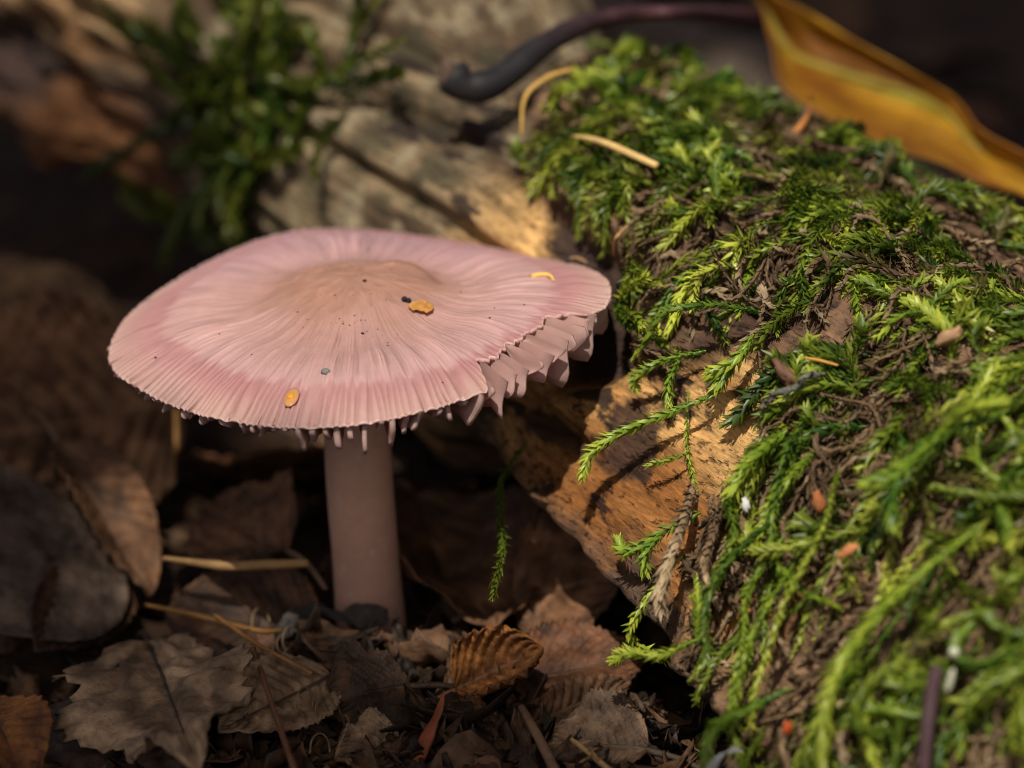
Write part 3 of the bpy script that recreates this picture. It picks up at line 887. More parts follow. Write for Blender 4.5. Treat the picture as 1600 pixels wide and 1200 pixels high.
def on_cap(px, py):
    d = (capx - px) ** 2 + (capy - py) ** 2 + (capd - 33) * 0.5
    k = np.unravel_index(np.argmin(d), d.shape)
    i, j = k
    i2, j2 = min(i + 2, NR - 1), (j + 5) % NT
    n_ = nrm(np.cross(CT[i2, j] - CT[i - 2, j], CT[i, j2] - CT[i, j - 5]))
    if n_[2] < 0: n_ = -n_
    return CT[i, j], n_

# gills: 54 full ones and as many short ones between them
r_ = np.random.default_rng(5)
NG = 54
def cap_under(q, th):
    k = np.interp(wrap(th), TH, np.arange(NT))
    i = int(k) % NT
    z = cap_z(q, rz[i]) - (0.018 + 0.07 * np.sqrt(np.clip(1 - q, 0, 1))) + 0.10 * q * (noise(np.stack([np.cos(th) * 1.7 + 3 + 0 * q, np.sin(th) * 1.7 + 0 * q, q * 1.5], -1), 2) - 0.5)
    return rx[i] * q, ry[i] * q, z + CAPC[2]

for g_i in range(NG * 2):
    short = g_i % 2
    th = -np.pi + (g_i + 0.5 + r_.uniform(-0.22, 0.22)) * np.pi / NG
    deg = math.degrees(wrap(np.array(th)))
    q0 = r_.uniform(0.62, 0.80) if short else 0.13
    q1 = 0.992 - r_.uniform(0.0, 0.015)
    nq = 12
    q = q0 + (q1 - q0) * np.linspace(0, 1, nq) ** 0.8
    x, y, z = cap_under(q, th)
    open_side = float(sstep(-80, -35, deg) * sstep(25, -10, deg))
    endd = (0.23 + 0.15 * open_side) * r_.uniform(0.5, 1.3)
    if not (-104 < deg < 30): endd *= 0.5
    if short: endd *= r_.uniform(0.35, 0.9)
    if short:
        dep = 0.30 * np.sin(np.pi * np.clip((q - q0) / (q1 - q0) * 0.62, 0, 1)) ** 1.1
    else:
        dep = 0.14 + 0.30 * np.sin(np.pi * np.clip((q - 0.10) / 1.0, 0, 1)) ** 0.8
    k_end = sstep(0.80, 1.0, q)
    dep = dep * (1 - k_end) + endd * k_end
    dep = dep * (1 + 0.16 * (noise(st3(q * 16, np.full_like(q, g_i * 3.1)), 2) - 0.5) * 2)
    tang = nrm(np.array([-ry[int(np.interp(wrap(th), TH, np.arange(NT))) % NT], rx[int(np.interp(wrap(th), TH, np.arange(NT))) % NT], 0]))
    radial = np.array([tang[1], -tang[0], 0])
    front = float(sstep(-118, -108, deg) * sstep(-50, -60, deg))
    lean = r_.normal(0, 0.03) - 0.05 * open_side
    wph, wam = r_.uniform(0, 6), r_.uniform(0.015, 0.05) * (1 - 0.6 * front)
    vv = np.linspace(0, 1, 7)
    th_i = int(np.interp(wrap(th), TH, np.arange(NT))) % NT
    mid = []
    for v in vv:
        qv = q - (0.018 + 0.02 * open_side) * v ** 3 * k_end - 0.012 * np.sin(v * 5 + wph) * k_end     # rounded, wavy outer end
        p = np.stack([rx[th_i] * qv, ry[th_i] * qv, z + 0.02 - (dep + 0.02) * v * (1 - 0.0 * qv)], -1)
        p = p + tang * ((wam * np.sin(q * 10 + wph + v * 3.0) + lean * v ** 1.2) * v * sstep(0.3, 0.9, q))[:, None]
        mid.append(p)
    mid = np.stack(mid)
    nvv = len(vv)
    tk = (0.012 + 0.016 * front * r_.uniform(0.5, 1.1)) * np.linspace(1.0, 0.8, nvv)[:, None, None]
    Vg = np.concatenate([(mid + tang * tk).reshape(-1, 3), (mid - tang * tk).reshape(-1, 3)])
    f1 = gridF(nvv, nq)
    off = nvv * nq
    lb = (nvv - 1) * nq
    bot = np.stack([lb + np.arange(nq - 1), lb + np.arange(1, nq), off + lb + np.arange(1, nq), off + lb + np.arange(nq - 1)], -1)
    en = np.array([[j * nq + nq - 1, off + j * nq + nq - 1, off + (j + 1) * nq + nq - 1, (j + 1) * nq + nq - 1] for j in range(nvv - 1)])
    gcol = np.array([0.66, 0.445, 0.40]) * r_.uniform(0.93, 1.05)
    build('gill', Vg, np.vstack([f1, (f1 + off)[:, ::-1], bot, en]), M_gill, M0, mush, col=gcol)

# stem
nz = 90
tz = np.linspace(0, 1, nz)
zz = -0.35 + (3.30 + 0.35) * tz
yax = 0.0 * tz
xc = 0.105 - 0.11 * sstep(0.0, 0.65, tz)
rs = 0.325 + 0.035 * sstep(0.35, 0.0, tz) + 0.03 * sstep(0.9, 1.0, tz)
na = 72
aa = np.linspace(0, 2 * np.pi, na, endpoint=False)
rr = rs[:, None] * (1 + 0.05 * (noise(np.stack([np.cos(aa)[None] * 1.5 + 0 * tz[:, None], np.sin(aa)[None] * 1.5 + 0 * tz[:, None], tz[:, None] * 2 + 0 * aa[None]], -1), 2) - 0.5)
                    + 0.03 * (noise(np.stack([np.cos(aa)[None] * 9 + 0 * tz[:, None], np.sin(aa)[None] * 9 + 0 * tz[:, None], tz[:, None] * 2 + 0 * aa[None]], -1), 2) - 0.5))
Vs = np.stack([xc[:, None] + rr * np.cos(aa)[None], yax[:, None] + rr * np.sin(aa)[None], zz[:, None] + 0 * rr], -1)
fl = noise(np.stack([np.cos(aa)[None] * 8 + 0 * tz[:, None], np.sin(aa)[None] * 8 + 0 * tz[:, None], tz[:, None] * 14 + 0 * aa[None]], -1), 3)
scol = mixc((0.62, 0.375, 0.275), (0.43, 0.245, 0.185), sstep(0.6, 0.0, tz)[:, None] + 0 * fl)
scol = mixc(scol, (0.62, 0.46, 0.40), 0.6 * sstep(0.68, 0.76, fl))
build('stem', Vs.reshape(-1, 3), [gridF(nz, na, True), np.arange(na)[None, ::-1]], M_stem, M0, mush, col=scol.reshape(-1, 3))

# ------------------------------------------------------------------ crumbs lying on the cap
def place(p, n_, up=0.0):
    return p + n_ * up

p, n_ = on_cap(657, 484)
t1 = nrm(np.cross(n_, [0.1, 1, 0.2])); t2 = np.cross(n_, t1)
u, v = np.meshgrid(np.linspace(-1, 1, 16), np.linspace(-1, 1, 12), indexing='ij')
wd = 0.075 * np.sqrt(np.clip(1.08 - u ** 2, 0.06, 1)) * (1 + 1.1 * (noise(st3(u * 3.5, np.sign(v) * 2.0), 3) - 0.5))
hgt = 0.012 + 0.035 * (noise(st3(u * 2.2, v * 2.2, 1.0), 3)) + 0.018 * v ** 2
Vf = p + (u * 0.115)[..., None] * t1 + (v * wd)[..., None] * t2 + hgt[..., None] * n_
fc = mixc((0.42, 0.16, 0.03), (0.80, 0.45, 0.12), noise(st3(u * 2, v * 6, 3.0), 3))
o = build('bud_scale', Vf.reshape(-1, 3), gridF(16, 12), M_yleaf, p, col=fc.reshape(-1, 3))
sm = o.modifiers.new('thickness', 'SOLIDIFY'); sm.thickness = 0.00008; sm.offset = 0
tag(o, 'crinkled orange flake lying near the middle of the mushroom cap', 'flake')

p, n_ = on_cap(634, 470)
t1 = nrm(np.cross(n_, [0.2, 1, 0])); t2 = np.cross(n_, t1)
e = thing('seed_pellet', p, 'tiny black double pellet on the cap beside the orange flake', 'pellet')
for k, (dx, rr_) in enumerate(((-0.022, 0.026), (0.018, 0.029))):
    Vp, Fp = lump(p + t1 * dx + n_ * rr_ * 0.8, [rr_, rr_, rr_ * 0.9], 3 + k, rough=0.12)
    build('half', Vp, Fp, M_shiny, p, e, col=(0.012, 0.012, 0.014))

pts = [on_cap(828, 436)[0] + np.array([0, 0, 0.015]), on_cap(842, 433)[0] + np.array([0, 0, 0.022]), on_cap(858, 434)[0] + np.array([0, 0, 0.025]), on_cap(866, 440)[0] + np.array([0, 0, 0.012])]
Vt, Ft = tube(spline(pts, 20), np.interp(np.linspace(0, 1, 20), [0, 0.1, 0.8, 1], [0.018, 0.022, 0.015, 0.006]), 8)
tc_ = mixc((0.22, 0.08, 0.02), (0.85, 0.52, 0.10), sstep(0.0, 0.18, np.concatenate([np.repeat(np.linspace(0, 1, 20), 8), [0, 1]])))
o = build('curled_needle', Vt, Ft, M_bit, pts[0], col=tc_)
tag(o, 'small curved yellow needle lying on the right of the cap', 'needle')

p, n_ = on_cap(456, 622)
t1 = nrm(np.cross(n_, [0.2, 1, 0])); t2 = np.cross(n_, t1)
e = thing('insect_egg', p, 'translucent amber blob stuck to the grooved margin of the cap', 'blob')
Vp, Fp = lump(p + n_ * 0.008, np.array([t1 * 0.07, t2 * 0.13, n_ * 0.022]), 8, rough=0.12)
build('shell', Vp, Fp, mat_col('amber_skin', rough=0.25, spec=0.6, vamt=0.1, bump=0, transl=0.3, coat=0.5), p, e, col=(0.72, 0.38, 0.15))
Vp, Fp = lump(p + n_ * 0.03 + t2 * 0.01, np.array([t1 * 0.034, t2 * 0.034, n_ * 0.022]), 9, rough=0.08)
build('core', Vp, Fp, M_shiny, p, e, col=(0.75, 0.30, 0.02))

p, n_ = on_cap(510, 583)
Vp, Fp = lump(p + n_ * 0.02, [0.042, 0.035, 0.028], 12, rough=0.5)
o = build('soil_crumb', Vp, Fp, M_bit, p, col=(0.17, 0.17, 0.16))
tag(o, 'small grey soil crumb on the front of the cap above the amber blob', 'crumb')

p, n_ = on_cap(886, 411)
e = thing('bract_scrap', p, 'brown scrap with dark round end on the far right edge of the cap', 'scrap')
Vp, Fp = lump(p + np.array([0, 0, 0.03]), [0.035, 0.035, 0.035], 14, rough=0.15)
build('round_end', Vp, Fp, M_bit, p, e, col=(0.03, 0.022, 0.02))
q2 = on_cap(918, 409)[0]
u = np.linspace(0, 1, 14)
pth = spline([p + [0.02, 0, 0.05], p + [0.1, 0, 0.055], q2 + [0, 0, 0.05]], 14)
Vt, Ft = tube(pth, 0.022 * (0.5 + np.sin(np.pi * u)), 8, 0.5)
build('bract', Vt, Ft, M_bit, p, e, col=(0.32, 0.19, 0.09))
for px, py, rr_ in ((913, 414, 0.013), (918, 413, 0.009)):
    p, n_ = on_cap(px, py)
    Vp, Fp = lump(p + n_ * rr_ * 0.7, [rr_, rr_, rr_], 15, n=12, m=16, rough=0.02)
    o = build('water_drop', Vp, Fp, M_drop, p)
    tag(o, 'tiny clear water drop beside the brown scrap on the cap edge', 'drop', 'water drops on the cap edge')

parts = []
r_ = np.random.default_rng(8)
spk = [(570, 440, 0.022), (566, 522, 0.017), (244, 560, 0.014), (393, 555, 0.009), (342, 523, 0.009), (465, 487, 0.010), (765, 497, 0.012), (772, 482, 0.008), (692, 598, 0.011), (718, 456, 0.009), (606, 540, 0.008), (576, 392, 0.014), (934, 430, 0.009), (819, 477, 0.012), (606, 535, 0.008), (523, 462, 0.009)]
spk += [(560 + r_.normal(0, 70), 470 + r_.normal(0, 35), r_.uniform(0.004, 0.008)) for _ in range(46)] + [(550 + r_.normal(0, 14), 502 + r_.normal(0, 4), 0.009) for _ in range(9)]
for i, (px, py, rr_) in enumerate(spk):
    p, n_ = on_cap(px, py)
    Vp, Fp = lump(p + n_ * rr_ * 0.4, [rr_, rr_ * 0.8, rr_ * 0.6], i, n=5, m=6, rough=0.4)
    quads = Fp[0]
    cc = np.array((0.02, 0.014, 0.012) if i < 16 or r_.uniform() < 0.5 else (0.35, 0.19, 0.06))
    parts.append((Vp, np.vstack([quads[:, [0, 1, 2]], quads[:, [0, 2, 3]]]), np.tile(cc, (len(Vp), 1))))
V, F, Cc = join(parts)
o = build('dirt_specks', V, F, M_bit, V[0], col=Cc)
tag(o, 'scattered fine dark dirt specks on top of the mushroom cap', 'specks', kind='stuff')

# ------------------------------------------------------------------ leaves of the litter
def leaf_geo(L, W, seed, nv_=11, relief=0.05, fold=0.15, cu=0.0, cv=0.0, crumple=0.15, serr=0.08, nu=64, nw=33,
             c_lo=(0.05, 0.03, 0.018), c_hi=(0.16, 0.10, 0.06), c_vein=(0.12, 0.08, 0.05), shape=(0.8, 0.75), spots=0.4, torn=0.0):
    u, v = np.meshgrid(np.linspace(0.0, 1, nu), np.linspace(-1, 1, nw), indexing='ij')
    wv = W / 2 * (np.sin(np.pi * np.clip(u, 0.001, 0.999) ** shape[0])) ** shape[1]
    saw = (u * nv_ * 2.0) % 1.0
    wv = wv * (1 + serr * (saw - 0.5)) * (1 + torn * (noise(st3(u * 6, np.sign(v) * 3.0, seed), 3) - 0.5))
    x = u * L
    y = v * wv
    phs = (u - 0.42 * np.abs(v) * W / L + 0.03 * (noise(st3(u * 4, v * 3, seed + 9.0), 2) - 0.5)) * nv_
    pl = 0.5 - 0.5 * np.cos(2 * np.pi * phs)
    z = relief * (pl ** 0.7 - 0.5) * sstep(0.0, 0.15, np.abs(v)) * (0.4 + 1.2 * noise(st3(u * 3, v * 2, seed + 7.0), 2))
    z = z + fold * np.abs(y) - 0.04 * np.exp(-(y / 0.06) ** 2)
    z = z + crumple * (noise(st3(x * 0.8, y * 0.8, seed * 1.7), 3) - 0.5) * 2 + crumple * 0.3 * (noise(st3(x * 3, y * 3, seed * 2.7), 3) - 0.5)
    if abs(cv) > 1e-3:
        a = cv * y
        y, z = np.sin(a) / cv - z * np.sin(a), (1 - np.cos(a)) / cv + z * np.cos(a)
    if abs(cu) > 1e-3:
        a = cu * (x - L / 2)
        x, z = L / 2 + np.sin(a) / cu - z * np.sin(a), (1 - np.cos(a)) / cu + z * np.cos(a)
    n1 = noise(st3(u * 4, v * 3, seed + 0.5), 4)
    col = mixc(c_lo, c_hi, sstep(0.3, 0.7, n1))
    vein = np.exp(-((pl) / 0.10) ** 2) * 0.55 * sstep(0.0, 0.1, np.abs(v))
    vein = np.maximum(vein, np.exp(-(v * wv / 0.03) ** 2))
    col = mixc(col, c_vein, vein * 0.4)
    n2 = noise(st3(u * 9, v * 7, seed + 3.5), 4)
    col = col * (1 - spots * sstep(0.55, 0.72, n2))[..., None] * np.array([1.08, 0.95, 0.80])
    return np.stack([x, y, z], -1).reshape(-1, 3), gridF(nu, nw), col.reshape(-1, 3), (u, v)

def put(V, base, tip, normal):
    xh = nrm(tip - base)
    n = nrm(np.asarray(normal, float) - (np.asarray(normal, float) @ xh) * xh)
    yh = np.cross(n, xh)
    return base + V[:, :1] * xh + V[:, 1:2] * yh + V[:, 2:3] * n

def leaf_thing(name, base, tip, normal, W, seed, label, cat='leaf', group=None, stalk=True, **kw):
    L = np.linalg.norm(tip - base)
    V, F, col, uv = leaf_geo(L, W, seed, **kw)
    nu, nw = uv[0].shape
    V = put(V, base, tip, normal)
    e = thing(name, base, label, cat, group)
    b = build('blade', V, F, M_leaf, base, e, col=col)
    sm = b.modifiers.new('thickness', 'SOLIDIFY'); sm.thickness = 0.00018; sm.offset = 0
    rib = V.reshape(nu, nw, 3)[:, nw // 2]
    cv_ = np.asarray(kw.get('c_vein', (0.12, 0.08, 0.05)))
    Vt, Ft = tube(rib[1:-1] , np.linspace(0.035, 0.010, nu - 2), 6)
    build('midrib', Vt, Ft, M_leaf, base, e, col=cv_ * 0.8)
    if stalk:
        d0 = nrm(rib[0] - rib[4])
        Vt, Ft = tube(spline([rib[1], rib[0] + d0 * 0.4 + [0, 0, -0.05], rib[0] + d0 * 0.8 + [0, 0, -0.25]], 10), np.linspace(0.035, 0.028, 10), 6)
        build('petiole', Vt, Ft, M_leaf, base, e, col=cv_ * 0.8)
    return e

UPC = nrm(np.array([0, -0.55, 0.85]))
BRN = dict(c_lo=(0.060, 0.032, 0.018), c_hi=(0.17, 0.095, 0.055), c_vein=(0.20, 0.12, 0.07))
GRY = dict(c_lo=(0.055, 0.042, 0.036), c_hi=(0.13, 0.10, 0.085), c_vein=(0.10, 0.075, 0.06))
TAN = dict(c_lo=(0.13, 0.09, 0.06), c_hi=(0.42, 0.32, 0.225), c_vein=(0.10, 0.07, 0.05))
ORG = dict(c_lo=(0.09, 0.038, 0.015), c_hi=(0.30, 0.135, 0.04), c_vein=(0.14, 0.06, 0.025))

leaf_thing('dead_leaf', G(262, 640, 0.7), G(-120, 690, 1.0), (0.1, -0.75, 0.65), 3.0, 1, 'large ridged brown leaf with strong veins left of the stem', relief=0.16, fold=0.05, cv=0.35, cu=0.12, crumple=0.25, nv_=9, c_lo=(0.08, 0.045, 0.027), c_hi=(0.25, 0.15, 0.095), c_vein=(0.28, 0.17, 0.10))
leaf_thing('dead_leaf', G(95, 690, 1.1), G(238, 925, 0.1), (0.5, -0.6, 0.5), 1.1, 2, 'narrow rolled brown leaf leaning down toward the needles left of the stem', relief=0.05, fold=0.2, cv=1.6, crumple=0.12, **BRN)
leaf_thing('dead_leaf', G(165, 830, 0.5), G(-140, 930, 0.45), (-0.15, -0.62, 0.75), 2.6, 3, 'smooth dark grey leaf below the ridged brown leaf', relief=0.02, fold=-0.05, cv=0.2, crumple=0.12, serr=0.02, **GRY)
leaf_thing('dead_leaf', G(225, 985, 0.25), G(320, 1230, 0.55), (-0.15, -0.50, 0.85), 1.75, 4, 'pale greyish tan toothed leaf with dark midrib in front of the litter', relief=0.05, fold=0.16, cv=-0.3, crumple=0.45, serr=0.14, nv_=10, torn=1.3, **TAN)
leaf_thing('dead_leaf', G(520, 1050, 0.25), G(345, 1135, 0.25), (0.05, -0.62, 0.8), 0.9, 5, 'small tan leaf crossed by a thin brown needle near the stem base', relief=0.03, fold=0.12, cv=0.4, crumple=0.12, serr=0.1, **TAN)
leaf_thing('dead_leaf', G(650, 770, 0.6), G(770, 1000, 0.1), (0.3, -0.8, 0.3), 2.4, 6, 'tall curled striped brown leaf standing behind the stem', relief=0.05, fold=0.15, cv=0.9, crumple=0.45, nv_=7, **BRN)
leaf_thing('dead_leaf', G(800, 930, 0.3), G(985, 900, 0.6), (0.0, -0.8, 0.6), 1.6, 7, 'creased brown leaf tucked under the lower edge of the log', relief=0.04, fold=0.2, cv=0.5, crumple=0.4, nv_=7, **BRN)
leaf_thing('dead_leaf', G(712, 1075, 0.15), G(845, 1010, 0.55), (-0.1, -0.7, 0.7), 1.0, 8, 'bright orange brown ribbed leaf curled up before the log', relief=0.09, fold=0.3, cv=1.7, crumple=0.25, nv_=7, **ORG)
leaf_thing('dead_leaf', G(800, 1060, 0.10), G(1010, 1040, 0.1), (0.05, -0.35, 0.9), 1.2, 9, 'dark reddish brown leaf spread behind the toothed scrap under the log', relief=0.03, fold=0.1, cv=0.4, crumple=0.4, serr=0.15, c_lo=(0.05, 0.022, 0.012), c_hi=(0.15, 0.07, 0.035), c_vein=(0.1, 0.05, 0.03))
leaf_thing('dead_leaf', G(845, 1125, 0.05), G(985, 1065, 0.15), (0.1, -0.6, 0.75), 0.5, 10, 'toothed strip of brown leaf edging the dark gap under the log', relief=0.03, fold=0.1, crumple=0.12, serr=0.3, nv_=9, **BRN)
leaf_thing('dead_leaf', G(790, 1135, 0.0), G(690, 1150, 0.0), (0, -0.5, 0.85), 0.8, 11, 'rotten orange brown leaf piece beside the red grass blade', relief=0.06, fold=0.2, cv=1.0, crumple=0.25, torn=1.0, **ORG)
leaf_thing('dead_leaf', G(640, 1075, 0.15), G(500, 1100, 0.1), (0, -0.5, 0.85), 1.0, 12, 'dark crumbling leaf on the soil in front of the stem', relief=0.04, fold=0.15, cv=0.5, crumple=0.35, torn=1.0, c_lo=(0.03, 0.018, 0.011), c_hi=(0.09, 0.052, 0.03), c_vein=(0.05, 0.03, 0.02))
leaf_thing('dead_leaf', G(620, 1165, 0.0), G(520, 1195, 0.0), (0.1, -0.55, 0.8), 0.75, 13, 'pale crumpled leaf fragment with curly fibres in front of the soil mound', relief=0.05, fold=0.2, cv=1.0, crumple=0.3, torn=1.0, **TAN)
leaf_thing('dead_leaf', G(190, 510, 0.6), G(-120, 500, 0.8), (0.1, -0.8, 0.6), 1.5, 14, 'dull brown leaf with pale patch beneath the broken far end of the log', relief=0.05, fold=0.1, cv=0.4, crumple=0.3, c_lo=(0.06, 0.038, 0.024), c_hi=(0.34, 0.24, 0.15), c_vein=(0.2, 0.12, 0.06))
leaf_thing('dead_leaf', G(180, 900, 0.1), G(60, 1010, 0.1), (0.3, -0.5, 0.8), 1.0, 15, 'reddish dark leaf strip between the grey leaf and the toothed tan leaf', relief=0.03, fold=0.2, cv=0.6, crumple=0.2, c_lo=(0.03, 0.016, 0.01), c_hi=(0.1, 0.05, 0.03), c_vein=(0.07, 0.04, 0.025))
leaf_thing('dead_leaf', G(-40, 1080, 0.2), G(45, 1210, 0.3), (0.2, -0.5, 0.8), 1.0, 16, 'rusty brown leaf corner left of the toothed tan leaf', relief=0.04, fold=0.2, cv=0.4, crumple=0.2, **ORG)
leaf_thing('dead_leaf', G(455, 870, 0.5), G(330, 800, 0.5), (0.1, -0.7, 0.6), 1.5, 17, 'brown leaf with holes standing just left of the stem', relief=0.06, fold=0.2, cv=0.8, crumple=0.35, torn=0.8, **BRN)
leaf_thing('dead_leaf', G(60, 1120, -0.15), G(300, 1240, -0.1), (-0.1, -0.5, 0.85), 1.4, 18, 'dark grey leaf showing under the toothed tan leaf', relief=0.03, fold=0.1, crumple=0.2, serr=0.12, **GRY)
leaf_thing('dead_leaf', G(1010, 1165, 0.15), G(850, 1150, 0.1), (0.0, -0.5, 0.85), 0.9, 19, 'crumbled grey brown leaf under the hairy twig', relief=0.04, fold=0.15, cv=0.4, crumple=0.3, torn=0.9, c_lo=(0.06, 0.04, 0.028), c_hi=(0.2, 0.14, 0.1), c_vein=(0.1, 0.07, 0.05))
leaf_thing('dead_leaf', G(500, 985, 0.1), G(260, 960, 0.1), (0.0, -0.5, 0.85), 1.5, 20, 'dark brown flat leaf under the crossing needles', relief=0.03, fold=0.1, cv=0.2, crumple=0.2, c_lo=(0.035, 0.02, 0.012), c_hi=(0.11, 0.06, 0.036), c_vein=(0.08, 0.045, 0.028))

# filler leaves of the forest floor
r_ = np.random.default_rng(31)
protos = []
for k in range(6):
    V, F, col, uv = leaf_geo(2.6, 1.7, 40 + k, relief=0.05, fold=r_.uniform(-0.1, 0.25), cv=r_.uniform(-0.4, 0.9), cu=r_.uniform(-0.2, 0.25), crumple=0.3, serr=0.08, nu=32, nw=17, torn=0.4,
                             c_lo=(0.030, 0.018, 0.011), c_hi=(0.115 + 0.03 * (k % 2), 0.066, 0.038), c_vein=(0.10, 0.06, 0.035))
    protos.append((V - [1.3, 0, 0], F, col))
spots_ = []
while len(spots_) < 95:
    x, y = r_.uniform(-14, 16), r_.uniform(-7, 34)
    q = np.array([x, y, 0.2]) - A0
    sl_ = q @ AX
    per = np.linalg.norm((q - sl_ * AX)[:2])
    if per < 2.6 and y > -6: continue
    fx, fy, fd = pix(np.array([x, y, 0.0]))
    if not (-450 < fx < 2050 and fy < 1500): continue
    if math.hypot(x - 0.1, y) < 1.0 or (-4 < x < 3.5 and -5.5 < y < 1.0): continue
    spots_.append((x, y))
first = {}
for i, (x, y) in enumerate(spots_):
    k = i % 6
    if k not in first:
        V, F, col = protos[k]
        o = build('litter_leaf', V, F, M_leaf, (0, 0, 0), col=col)
        sm = o.modifiers.new('thickness', 'SOLIDIFY'); sm.thickness = 0.00018; sm.offset = 0
        first[k] = o
    else:
        o = first[k].copy()
        sc.collection.objects.link(o)
    gz = float(ground_h(np.array(x), np.array(y)))
    o.location = np.array([x, y, gz + 0.12 + r_.uniform(0, 0.25)]) * S
    o.rotation_euler = (r_.normal(0, 0.35), r_.normal(0, 0.35), r_.uniform(0, 6.28))
    q_ = r_.uniform(0.7, 1.25)
    o.scale = (q_, q_, q_)
    sd_ = (np.array([x, y, 0]) - A0) @ np.cross([0, 0, 1.0], AX)
    if sd_ > 0:
        tag(o, 'dull dark brown dead leaf on the shaded floor behind the log', 'leaf', 'loose leaves behind the log')
    elif y < -1.5:
        tag(o, 'dull dark brown dead leaf lying loose in front of the mushroom', 'leaf', 'loose leaves in front of the mushroom')
    elif x < 0:
        tag(o, 'dull dark brown dead leaf lying loose beside the ridged brown leaf', 'leaf', 'loose leaves beside the ridged leaf')
    else:
        tag(o, 'dull dark brown dead leaf lying between the stem and the log', 'leaf', 'loose leaves between stem and log')

# soil crumbs
r_ = np.random.default_rng(41)
n = 2600
x = np.concatenate([r_.uniform(-7, 8, n // 2), r_.normal(0.4, 1.6, n - n // 2)])
y = np.concatenate([r_.uniform(-5, 9, n // 2), r_.normal(-1.8, 1.3, n - n // 2)])
z = ground_h(x, y)
sz = np.exp(r_.normal(-3.5, 0.5, n))
oct_ = np.array([[1, 0, 0], [-1, 0, 0], [0, 1, 0], [0, -1, 0], [0, 0, 1], [0, 0, -1]], float)
of = np.array([[0, 2, 4], [2, 1, 4], [1, 3, 4], [3, 0, 4], [2, 0, 5], [1, 2, 5], [3, 1, 5], [0, 3, 5]])
Vv = oct_[None] * r_.uniform(0.5, 1.5, (n, 6, 1)) * sz[:, None, None] * r_.uniform(0.4, 1.6, (n, 1, 3))
Vv = Vv + np.stack([x, y, z + sz * 0.3], -1)[:, None]
Ff = (np.arange(n)[:, None, None] * 6 + of[None]).reshape(-1, 3)
cc = mixc((0.012, 0.008, 0.005), (0.10, 0.055, 0.028), r_.uniform(0, 1, n) ** 2.5)
o = build('soil_crumbs', Vv.reshape(-1, 3), Ff, M_bit, col=np.repeat(cc, 6, 0), smooth=False)
tag(o, 'loose dark crumbs of soil and rotted leaf around the stem', 'crumbs', kind='stuff')

# broken bits of leaf
n = 900
x = np.concatenate([r_.uniform(-6, 6, n // 2), r_.normal(0.6, 1.7, n - n // 2)])
y = np.concatenate([r_.uniform(-4.5, 8, n // 2), r_.normal(-2.2, 1.2, n - n // 2)])
keepb = np.hypot(x - 0.1, y) > 0.5
x, y = x[keepb], y[keepb]; n = len(x)
z = ground_h(x, y) + r_.uniform(0.02, 0.16, n)
uu_, vv_ = np.meshgrid(np.linspace(-1, 1, 6), np.linspace(-1, 1, 6), indexing='ij')
Lb, Wb = np.exp(r_.normal(-1.75, 0.5, n)), np.exp(r_.normal(-2.2, 0.45, n))
jag = 1 + 0.5 * r_.uniform(-1, 1, (n, 6, 1))
lx = uu_[None] * Lb[:, None, None] * (1 + 0.35 * r_.uniform(-1, 1, (n, 1, 6)))
ly = vv_[None] * Wb[:, None, None] * jag * np.sqrt(1.15 - uu_[None] ** 2)
lz = r_.uniform(-1.2, 2.5, (n, 1, 1)) * ly ** 2 / Wb[:, None, None] * 0.5 + r_.normal(0, 0.6, (n, 1, 1)) * lx ** 2 + 0.03 * r_.normal(0, 1, (n, 6, 6))
nb = nrm(np.stack([r_.normal(0, 0.45, n), r_.normal(-0.15, 0.45, n), np.ones(n)], -1))
yaw_ = r_.uniform(0, 6.283, n)
xb = np.stack([np.cos(yaw_), np.sin(yaw_), 0 * yaw_], -1); xb = nrm(xb - (xb * nb).sum(-1, keepdims=True) * nb)
yb = np.cross(nb, xb)
Vb = np.stack([x, y, z], -1)[:, None, None] + lx[..., None] * xb[:, None, None] + ly[..., None] * yb[:, None, None] + lz[..., None] * nb[:, None, None]
Fb = (np.arange(n)[:, None, None] * 36 + gridF(6, 6)[None]).reshape(-1, 4)
cb = mixc((0.022, 0.013, 0.008), (0.15, 0.08, 0.042), r_.uniform(0, 1, n) ** 1.8)
o = build('leaf_fragments', Vb.reshape(-1, 3), Fb, M_leaf, col=np.repeat(cb, 36, 0) * r_.uniform(0.75, 1.25, (n * 36, 1)))
sm = o.modifiers.new('thickness', 'SOLIDIFY'); sm.thickness = 0.00015; sm.offset = 0
tag(o, 'small broken brown leaf fragments strewn over the soil', 'fragments', kind='stuff')

# dark bark fragment against the stem base
pth = spline([G(430, 985, 0.22), G(490, 958, 0.32), G(545, 962, 0.34), G(600, 968, 0.30)], 60)
tt_ = np.linspace(0, 1, 60)
Vt, Ft = tube(pth, 0.07 + 0.04 * np.sin(tt_ * 9) * np.sin(np.pi * tt_) + 0.03 * noise(st3(tt_ * 9, tt_ * 0), 2), 20)
Vt = Vt + np.stack([noise(Vt * 7 + q, 3) - 0.5 for q in (0, 31, 57)], -1) * 0.22
o = build('bark_fragment', Vt, Ft, M_bark, pth[0], col=mixc((0.018, 0.015, 0.014), (0.09, 0.075, 0.065), noise(Vt * 12, 2)))
tag(o, 'knobbly dark grey bark fragment lying against the base of the stem', 'bark')

